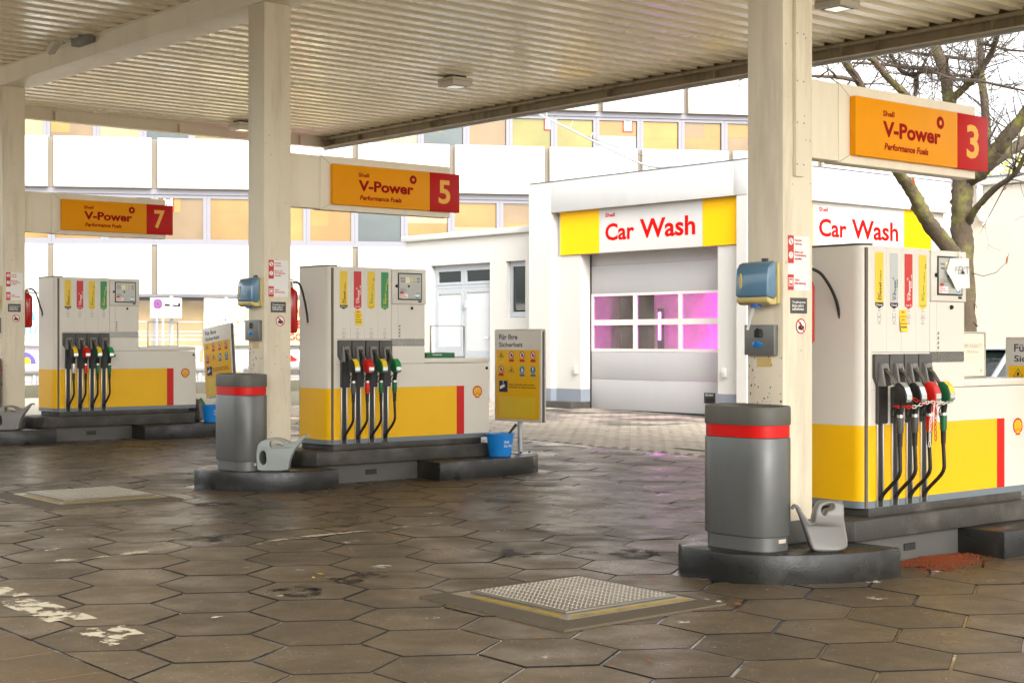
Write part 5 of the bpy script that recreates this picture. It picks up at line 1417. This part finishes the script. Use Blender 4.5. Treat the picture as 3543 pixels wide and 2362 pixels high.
def d1(c):
    s = MB().text('A', (13.62, 32.46, 2.02), UX, UZ, .26, .36, bold=.03).text('Haus', (13.2, 32.46, 1.72), UX, UZ, .9, .26, shear=.2)
    part('lettering', s, 'ink_teal', c)
    part('lettering', MB().text('mehr im Mehr', (12.95, 32.46, 1.55), UX, UZ, 1.2, .11), 'ink_pale', c)
banner(11.6, 14.3, 1.46, 2.6, 'banner_white', 'white banner with pale blue lettering behind the far left extinguisher', d1)
def d2(c):
    m1 = MB(); m1.poly3((13.62, 32.45, 1.05), UX, UZ, [(.27 * math.cos(math.radians(a)), .27 * math.sin(math.radians(a))) for a in range(0, 181, 15)])
    part('arch_mark', m1, 'ink_purple', c)
    part('sun_mark', MB().disc((13.67, 32.44, 1.11), UX, UZ, .09), 'ink_yellow', c)
banner(11.6, 14.3, 1.0, 1.34, 'banner_white', 'low white banner with purple arch and yellow disc', d2)
def d3(c):
    s = MB(); random.seed(3)
    for q in range(46):
        a = random.uniform(0, 6.28); r = random.uniform(0, .36)
        s.lathe([(.02, .02), (.07, .012), (.085, 0)], (18.62 + r * math.cos(a) * 1.2, 32.45, 2.08 + r * math.sin(a)), 8, axis='y')
    part('popcorn_print', s, 'banner_white', c, smooth=60)
banner(18.05, 19.35, 1.46, 2.58, 'banner_yellow', 'yellow banner with popcorn print left of the middle column', d3)
def d4(c):
    s = MB().text('DIE', (20.43, 32.45, 2.18), UX, UZ, .5, .25, bold=.03).text('NEUE', (20.4, 32.45, 1.88), UX, UZ, .7, .2, bold=.03).text('LEGO', (20.18, 32.45, 1.58), UX, UZ, .58, .17, bold=.02)
    part('lettering', s, 'ink_red', c)
banner(19.6, 21.5, 1.46, 2.58, 'banner_yellow', 'yellow banner with red lettering between the middle column and pump', d4)
def d5(c):
    part('diamond', MB().poly3((20.35, 32.45, 1.1), UX, UZ, [(-.3, 0), (0, -.17), (.3, 0), (0, .17)]), 'ink_red', c)
    part('ring', MB().ring((21.0, 32.45, 1.1), UX, UZ, .12, .16), 'ink_black', c)
banner(19.6, 21.5, .9, 1.34, 'banner_white', 'low white banner with red diamond behind the middle column', d5)
def d6(c):
    part('lettering', MB().text('GROUP', (17.3, 32.45, 1.12), UX, UZ, .58, .14).text('nuts', (17.72, 32.45, .97), UX, UZ, .2, .07), 'ink_pale', c)
banner(15.2, 17.95, .85, 1.34, 'banner_white', 'low white banner with pale lettering right of the far left pump', d6)
banner(18.05, 19.3, .85, 1.34, 'banner_white', 'low plain white banner under the popcorn banner')
t = thing('tow_sign', 'white no stopping sign with tow truck symbol behind the far left pump', 'sign', (0, 0, 0), (16.95, 32.3, .4))
bd = part('board', MB().box(16.56, 17.36, 32.29, 32.31, 2.1, 2.56), 'ink_white', t)
part('post', MB().tube([(16.75, 32.34, .3), (16.75, 32.34, 2.5)], .03, 10).tube([(16.9, 32.34, .3), (16.9, 32.34, 2.5)], .03, 10), 'galvanised', t, smooth=60)
c0 = (16.74, 32.285, 2.42)
part('symbol_disc', MB().disc(c0, UX, UZ, .10), 'sign_blue', bd)
x_ = MB().ring((c0[0], 32.28, c0[2]), UX, UZ, .095, .12)
for a in (45, 135):
    d = (math.cos(math.radians(a)), math.sin(math.radians(a)))
    x_.poly3((c0[0], 32.279, c0[2]), UX, UZ, [(d[0] * .1 - d[1] * .012, d[1] * .1 + d[0] * .012), (d[0] * .1 + d[1] * .012, d[1] * .1 - d[0] * .012), (-d[0] * .1 + d[1] * .012, -d[1] * .1 - d[0] * .012), (-d[0] * .1 - d[1] * .012, -d[1] * .1 + d[0] * .012)])
part('symbol_cross', x_, 'ink_red', bd)
tk = MB().poly3((17.0, 32.28, 2.4), UX, UZ, [(-.1, -.03), (.05, -.03), (.06, .0), (.02, .02), (-.05, .03), (-.1, .01)])
tk.poly3((17.2, 32.28, 2.4), UX, UZ, [(-.12, -.04), (.12, -.04), (.12, .05), (.07, .06), (.05, .0), (-.02, .0), (-.1, .06), (-.11, .05), (-.05, -.01), (-.12, -.02)])
part('tow_symbol', tk, 'ink_black', bd)
part('lettering', MB().text('Unberechtigt geparkte Fahrzeuge', (16.62, 32.28, 2.22), UX, UZ, .66, .045).text('werden kostenpflichtig abgeschleppt!', (16.6, 32.28, 2.15), UX, UZ, .7, .045), 'ink_pale', bd)

# ------------------------------------------------------------------ bare tree
LIMBS = {
    'trunk': ([(20.99, 13.64, 0.20), (20.98, 13.65, 1.46), (20.96, 13.67, 2.60), (20.93, 13.70, 3.27), (20.93, 13.70, 3.73), (20.95, 13.68, 4.14)], [0.17, 0.15, 0.15, 0.16, 0.16, 0.15]),
    'left': ([(20.75, 13.72, 2.91), (20.27, 13.74, 3.25), (19.94, 13.75, 3.54), (19.64, 13.75, 3.87), (19.32, 13.76, 4.12), (19.01, 13.76, 4.39), (18.71, 13.75, 4.71), (18.41, 13.74, 5.29), (18.07, 13.77, 5.60), (17.71, 13.82, 6.00)], [0.13, 0.12, 0.11, 0.1, 0.085, 0.075, 0.065, 0.055, 0.05, 0.04]),
    'mid': ([(20.94, 13.69, 4.00), (20.98, 13.78, 4.56), (21.01, 13.89, 4.98), (21.04, 14.00, 5.36), (21.07, 14.11, 5.84), (21.06, 14.25, 6.27), (21.09, 14.35, 6.75), (21.14, 14.44, 7.33)], [0.12, 0.11, 0.1, 0.095, 0.085, 0.075, 0.06, 0.05]),
    'right': ([(20.99, 13.65, 4.09), (20.95, 13.42, 4.16), (20.93, 13.18, 4.38), (20.92, 12.92, 4.64), (20.95, 12.63, 4.97), (20.96, 12.36, 5.24)], [0.13, 0.13, 0.12, 0.11, 0.1, 0.09]),
    'right2': ([(21.00, 13.37, 4.20), (21.30, 13.26, 4.44), (21.76, 13.12, 4.69), (22.21, 13.00, 4.95)], [0.1, 0.1, 0.09, 0.08]),
    'low': ([(20.93, 13.57, 3.40), (20.81, 13.40, 3.57), (20.69, 12.98, 3.86), (20.59, 12.67, 3.98), (20.51, 12.48, 4.09), (20.37, 12.20, 4.40)], [0.06, 0.055, 0.045, 0.04, 0.035, 0.03]),
    'up2': ([(21.30, 13.64, 4.20), (21.75, 13.79, 4.71), (22.09, 14.02, 5.33), (22.22, 14.18, 5.98), (22.38, 14.30, 6.54), (22.52, 14.45, 7.25)], [0.075, 0.07, 0.065, 0.055, 0.05, 0.04]),
    'l2': ([(19.68, 13.71, 5.11), (19.40, 13.69, 5.28), (19.04, 13.73, 5.48), (18.69, 13.77, 5.74), (18.41, 13.74, 5.88)], [0.06, 0.055, 0.05, 0.045, 0.035]),
    'l4': ([(20.80, 14.47, 5.49), (20.73, 14.39, 5.73), (20.61, 14.36, 5.75), (20.29, 14.38, 5.80), (20.12, 14.39, 5.94), (19.90, 14.31, 6.03)], [0.035, 0.035, 0.03, 0.028, 0.025, 0.02]),
    'curve': ([(21.07, 13.97, 5.38), (21.02, 13.62, 5.60), (20.86, 13.36, 5.72), (20.75, 13.06, 5.95), (20.55, 12.84, 6.16), (20.41, 12.70, 6.32)], [0.06, 0.055, 0.05, 0.045, 0.04, 0.03]),
    'arch': ([(20.61, 14.36, 5.75), (20.45, 14.11, 5.77), (20.45, 13.84, 5.72), (20.55, 13.63, 5.61), (20.66, 13.27, 5.55), (20.79, 12.90, 5.43), (20.77, 12.52, 5.31)], [0.03, 0.03, 0.028, 0.026, 0.024, 0.02, 0.016]),
    'hz': ([(21.02, 14.15, 5.73), (20.80, 14.07, 5.84), (20.31, 14.23, 5.84), (19.82, 14.38, 5.85), (19.21, 14.50, 5.82)], [0.04, 0.035, 0.03, 0.024, 0.016]),
    'hz2': ([(22.14, 14.24, 6.18), (21.76, 14.31, 6.17), (21.24, 14.48, 6.18), (20.71, 14.68, 6.21)], [0.035, 0.03, 0.026, 0.02]),
    'hz3': ([(22.21, 14.19, 6.45), (22.08, 13.90, 6.36), (21.99, 13.58, 6.23), (21.94, 13.23, 6.15)], [0.03, 0.026, 0.022, 0.016]),
    'hz4': ([(18.28, 13.72, 5.34), (17.90, 13.79, 5.36), (17.48, 13.88, 5.34), (17.10, 13.94, 5.35)], [0.03, 0.028, 0.022, 0.015]),
    'twl': ([(17.22, 13.96, 5.21), (16.88, 14.00, 5.30), (16.48, 14.07, 5.33), (16.10, 14.14, 5.11)], [0.02, 0.016, 0.012, 0.006]),
}
rnd = random.Random(11)
tree = thing('bare_tree', 'bare mossy tree with spreading limbs in front of the pale building', 'tree', (0, 0, 0), (20.99, 13.64, .1))
def smooth_path(P, sub=3):
    P = [Vector(p) for p in P]; out = []
    for i in range(len(P) - 1):
        a = P[max(i - 1, 0)]; b = P[i]; c = P[i + 1]; d = P[min(i + 2, len(P) - 1)]
        for q in range(sub):
            s = q / sub
            out.append(.5 * (2 * b + (c - a) * s + (2 * a - 5 * b + 4 * c - d) * s * s + (3 * b - a - 3 * c + d) * s ** 3))
    return out + [P[-1]]
TW = MB()
def twig(p, d, length, r, depth):
    n = 5; pts = [p]; rs = [r]; cur = p.copy(); dd = d.copy()
    for i in range(n):
        dd = (dd + Vector((rnd.gauss(0, .16), rnd.gauss(0, .16), rnd.gauss(.03, .13)))).normalized()
        cur = cur + dd * (length / n); pts.append(cur.copy()); rs.append(max(.0022, r * (1 - .8 * (i + 1) / n)))
    TW.tube(pts, rs, 4 if r < .01 else 5, cap=False)
    if depth > 0:
        for q in range(rnd.randint(2, 4)):
            i = rnd.randint(1, n); ax = Vector((rnd.gauss(0, 1), rnd.gauss(0, 1), rnd.gauss(.25, .8))).normalized()
            nd = (dd * .55 + ax * .8).normalized()
            twig(pts[i], nd, length * rnd.uniform(.45, .7), max(.003, rs[i] * .65), depth - 1)
for nm, (P, R_) in LIMBS.items():
    S = smooth_path(P); m = len(S)
    rr = []
    for i in range(m):
        u = i / (m - 1) * (len(R_) - 1); a = int(min(u, len(R_) - 2)); rr.append(R_[a] + (R_[a + 1] - R_[a]) * (u - a))
    if nm != 'twl': rr = [r * (1 + rnd.uniform(-.06, .06)) for r in rr]
    if nm == 'trunk':
        S[0].z = -.05; rr[0] = .24; rr[1] = .19
    S2 = []; R2 = []
    for i in range(m - 1):
        for q in range(3):
            S2.append(S[i].lerp(S[i + 1], q / 3)); R2.append(rr[i] + (rr[i + 1] - rr[i]) * q / 3)
    S2.append(S[-1]); R2.append(rr[-1]); ns = 14 if rr[0] > .05 else 7
    tb = MB().tube(S2, R2, ns)
    for i in range(len(S2)):
        for j in range(ns):
            v = Vector(tb.v[i * ns + j]); d = v - S2[i]
            k_ = 1 + rnd.uniform(-.09, .09) + .07 * math.sin(5 * j + 9 * v.z) + (.25 if rnd.random() < .015 else 0)
            tb.v[i * ns + j] = tuple(S2[i] + d * k_)
    part('trunk' if nm == 'trunk' else 'limb', tb, 'bark' if rr[0] > .05 else 'twig', tree, smooth=70)
    if nm in ('trunk',): continue
    for i in range(1, m):
        dens = 2 if nm in ('mid', 'curve', 'up2', 'right', 'l2', 'left') else 2
        if nm == 'left' and S[i].z < 5.0: continue
        if nm in ('right', 'right2', 'low') and i < m * .4: continue
        for q in range(dens):
            if rnd.random() < .72:
                d = (S[i] - S[i - 1]).normalized(); ax = Vector((rnd.gauss(0, 1), rnd.gauss(0, 1), rnd.gauss(.3, .7))).normalized()
                twig(S[i], (d * .5 + ax).normalized(), rnd.uniform(.5, 1.3), min(.012, rr[i] * .45), 2)
cr = part('twigs', TW, 'twig', tree); cr['kind'] = 'stuff'
tw2 = MB().tube([(20.97, 13.55, 2.62), (20.9, 13.3, 2.56), (20.85, 13.05, 2.6), (20.82, 12.85, 2.75), (20.82, 12.8, 2.9)], [.008, .006, .005, .004, .003], 5)
part('shoot', tw2, 'twig', tree)
for q, (x, y, z) in enumerate(((20.83, 12.86, 2.78), (19.3, 13.6, 4.3), (19.42, 13.6, 4.15), (19.5, 13.6, 3.95), (20.6, 12.9, 6.3), (21.7, 13.5, 6.2), (18.6, 13.6, 5.6), (21.0, 13.5, 2.1), (21.0, 13.5, 1.8), (20.2, 14.2, 5.9))):
    o = put('leaf', LM[1], tree, loc=(x - 20.99, y - 13.64, z - .1)); o.rotation_euler = (rnd.uniform(0, 6), rnd.uniform(0, 6), rnd.uniform(0, 6)); s = 1.25; o.scale = (s, s, s)

# tree with yellowing leaves beyond the pale building
t = thing('leafy_tree', 'yellow green leafy tree behind the pale building at the right edge', 'tree', (38.5, 22.0, 0))
tr = MB().tube([(0, 0, 0), (.1, 0, 2), (0, .1, 4), (.1, 0, 6.5)], [.25, .2, .16, .06], 9)
for q in range(14):
    a = rnd.uniform(0, 6.28); z = rnd.uniform(2.5, 6); L_ = rnd.uniform(1.4, 2.6)
    tr.tube([(0, 0, z), (L_ * .5 * math.cos(a), L_ * .5 * math.sin(a), z + .7), (L_ * math.cos(a), L_ * math.sin(a), z + 1.2)], [.07, .04, .015], 6)
part('trunk', tr, 'twig', t, smooth=60)
lf = MB()
for q in range(90):
    a = rnd.uniform(0, 6.28); rr_ = 2.5 * rnd.random() ** .6; cz = rnd.uniform(3.4, 7.3); rr_ *= 1 - .5 * abs(cz - 5.2) / 2.3
    c = Vector((rr_ * math.cos(a), rr_ * math.sin(a), cz))
    for w in range(34):
        p = c + Vector((rnd.gauss(0, .33), rnd.gauss(0, .33), rnd.gauss(0, .26))); s = rnd.uniform(.06, .12)
        u = Vector((rnd.gauss(0, 1), rnd.gauss(0, 1), rnd.gauss(0, 1))).normalized(); v = u.orthogonal().normalized()
        lf.add([p - u * s, p + v * s * .5, p + u * s, p - v * s * .5], [(0, 1, 2, 3)])
part('crown', lf, 'leaf_yellow', t)

# ------------------------------------------------------------------ parked car behind the nearest pump
t = thing('parked_car', 'silver parked car mostly hidden behind the nearest pump', 'car', (17.75, 11.45, gz(11.45)))
side = [(-2.1, .35), (-2.15, .55), (-2.05, .72), (-1.3, .86), (-.85, .93), (1.95, .97), (2.1, .85), (2.12, .45), (2.05, .32), (1.65, .32), (1.55, .5), (1.3, .6), (1.05, .5), (.95, .32), (-.95, .32), (-1.05, .5), (-1.3, .6), (-1.55, .5), (-1.65, .32)]
part('body', MB().prism(side[::-1], -.86, .86, 'y'), 'car_silver', t, bevel=.04, seg=3, bang=40, smooth=50)
def cab(w0, w1, pts, mname, nm, **kw):
    mb = MB(); n = len(pts)
    vs = []
    for s in (-1, 1):
        for x, z in pts:
            u = (z - .93) / .49; vs.append((x, s * (w0 + (w1 - w0) * u), z))
    mb.add(vs, [tuple(range(n)), tuple(range(2 * n - 1, n - 1, -1))] + [(i, n + i, n + (i + 1) % n, (i + 1) % n) for i in range(n)])
    return part(nm, mb, mname, t, **kw)
cab(.78, .60, [(-.80, .93), (-.05, 1.36), (.9, 1.37), (1.75, .96)], 'car_glass', 'glasshouse', bevel=.02)
cab(.80, .62, [(-.14, 1.365), (.0, 1.40), (.8, 1.41), (1.0, 1.375), (.9, 1.365), (0, 1.355)], 'car_silver', 'roof', bevel=.012)
for s in (-1, 1):
    pl = MB().tube([(-.9, s * .80, .92), (-.1, s * .63, 1.385)], .035, 8).tube([(.45, s * .80, .94), (.45, s * .64, 1.38)], .03, 8).tube([(1.8, s * .79, .95), (.95, s * .63, 1.38)], .045, 8).tube([(-.1, s * .63, 1.385), (.95, s * .63, 1.385)], .03, 8)
    part('pillars', pl, 'car_silver', t, smooth=60)
    m_ = part('wing_mirror', MB().obox((-.62, s * .93, .98), (.05, 0, 0), (0, .09, 0), (0, 0, .06)), 'car_silver', t, bevel=.03)
    part('arm', MB().box(-.64, -.60, min(s * .78, s * .85), max(s * .78, s * .85), .93, .97), 'black_plastic', m_)
    for x in (-1.3, 1.3):
        w = part('wheel', MB().lathe([(.27, -.1), (.32, -.08), (.32, .08), (.27, .1)], (x, s * .76, .32), 24, axis='y'), 'rubber', t, smooth=40)
        part('rim', MB().lathe([(.21, .0), (.19, .015), (.05, .03)], (x, s * .862 if s < 0 else .83, .32), 18, axis='y'), 'steel', w, smooth=40)
    part('headlight', MB().obox((-2.06, s * .62, .68), (.05, 0, 0), (0, .18, 0), (0, 0, .06)), 'silver_label', t, bevel=.02)

# ------------------------------------------------------------------ unseen shop block behind the camera, added to shade pump and column sides
t = thing('unseen_shade_shop', 'unseen flat roofed shop block added behind the viewpoint to shade the pumps', 'building', (-5, 8, -.2))
part('wall', MB().box(-5, 0, -18, -6, -.5, 3.6), 'wall_grey', t)
part('wall', MB().box(-5, 0, 8, 19, -.5, 3.6), 'wall_grey', t)
part('spandrel', MB().box(-5, 0, -5.999, 7.999, 2.9, 3.6), 'wall_grey', t)
part('plinth', MB().box(-5, 0, -5.999, 7.999, -.5, .5), 'wall_grey', t)
part('roof', MB().box(-5.2, .4, -18.2, 19.2, 3.601, 4.0), 'core_grey', t)
for q in range(7):
    y = -6 + 2 * q
    w = part('shop_window', MB().frame(-.2, -.05, y + .002, y + 1.998, .501, 2.899, .07), 'alu_grey', t)
    part('pane', MB().box(-.14, -.12, y + .07, y + 1.93, .57, 2.83), 'shop_dark', w)
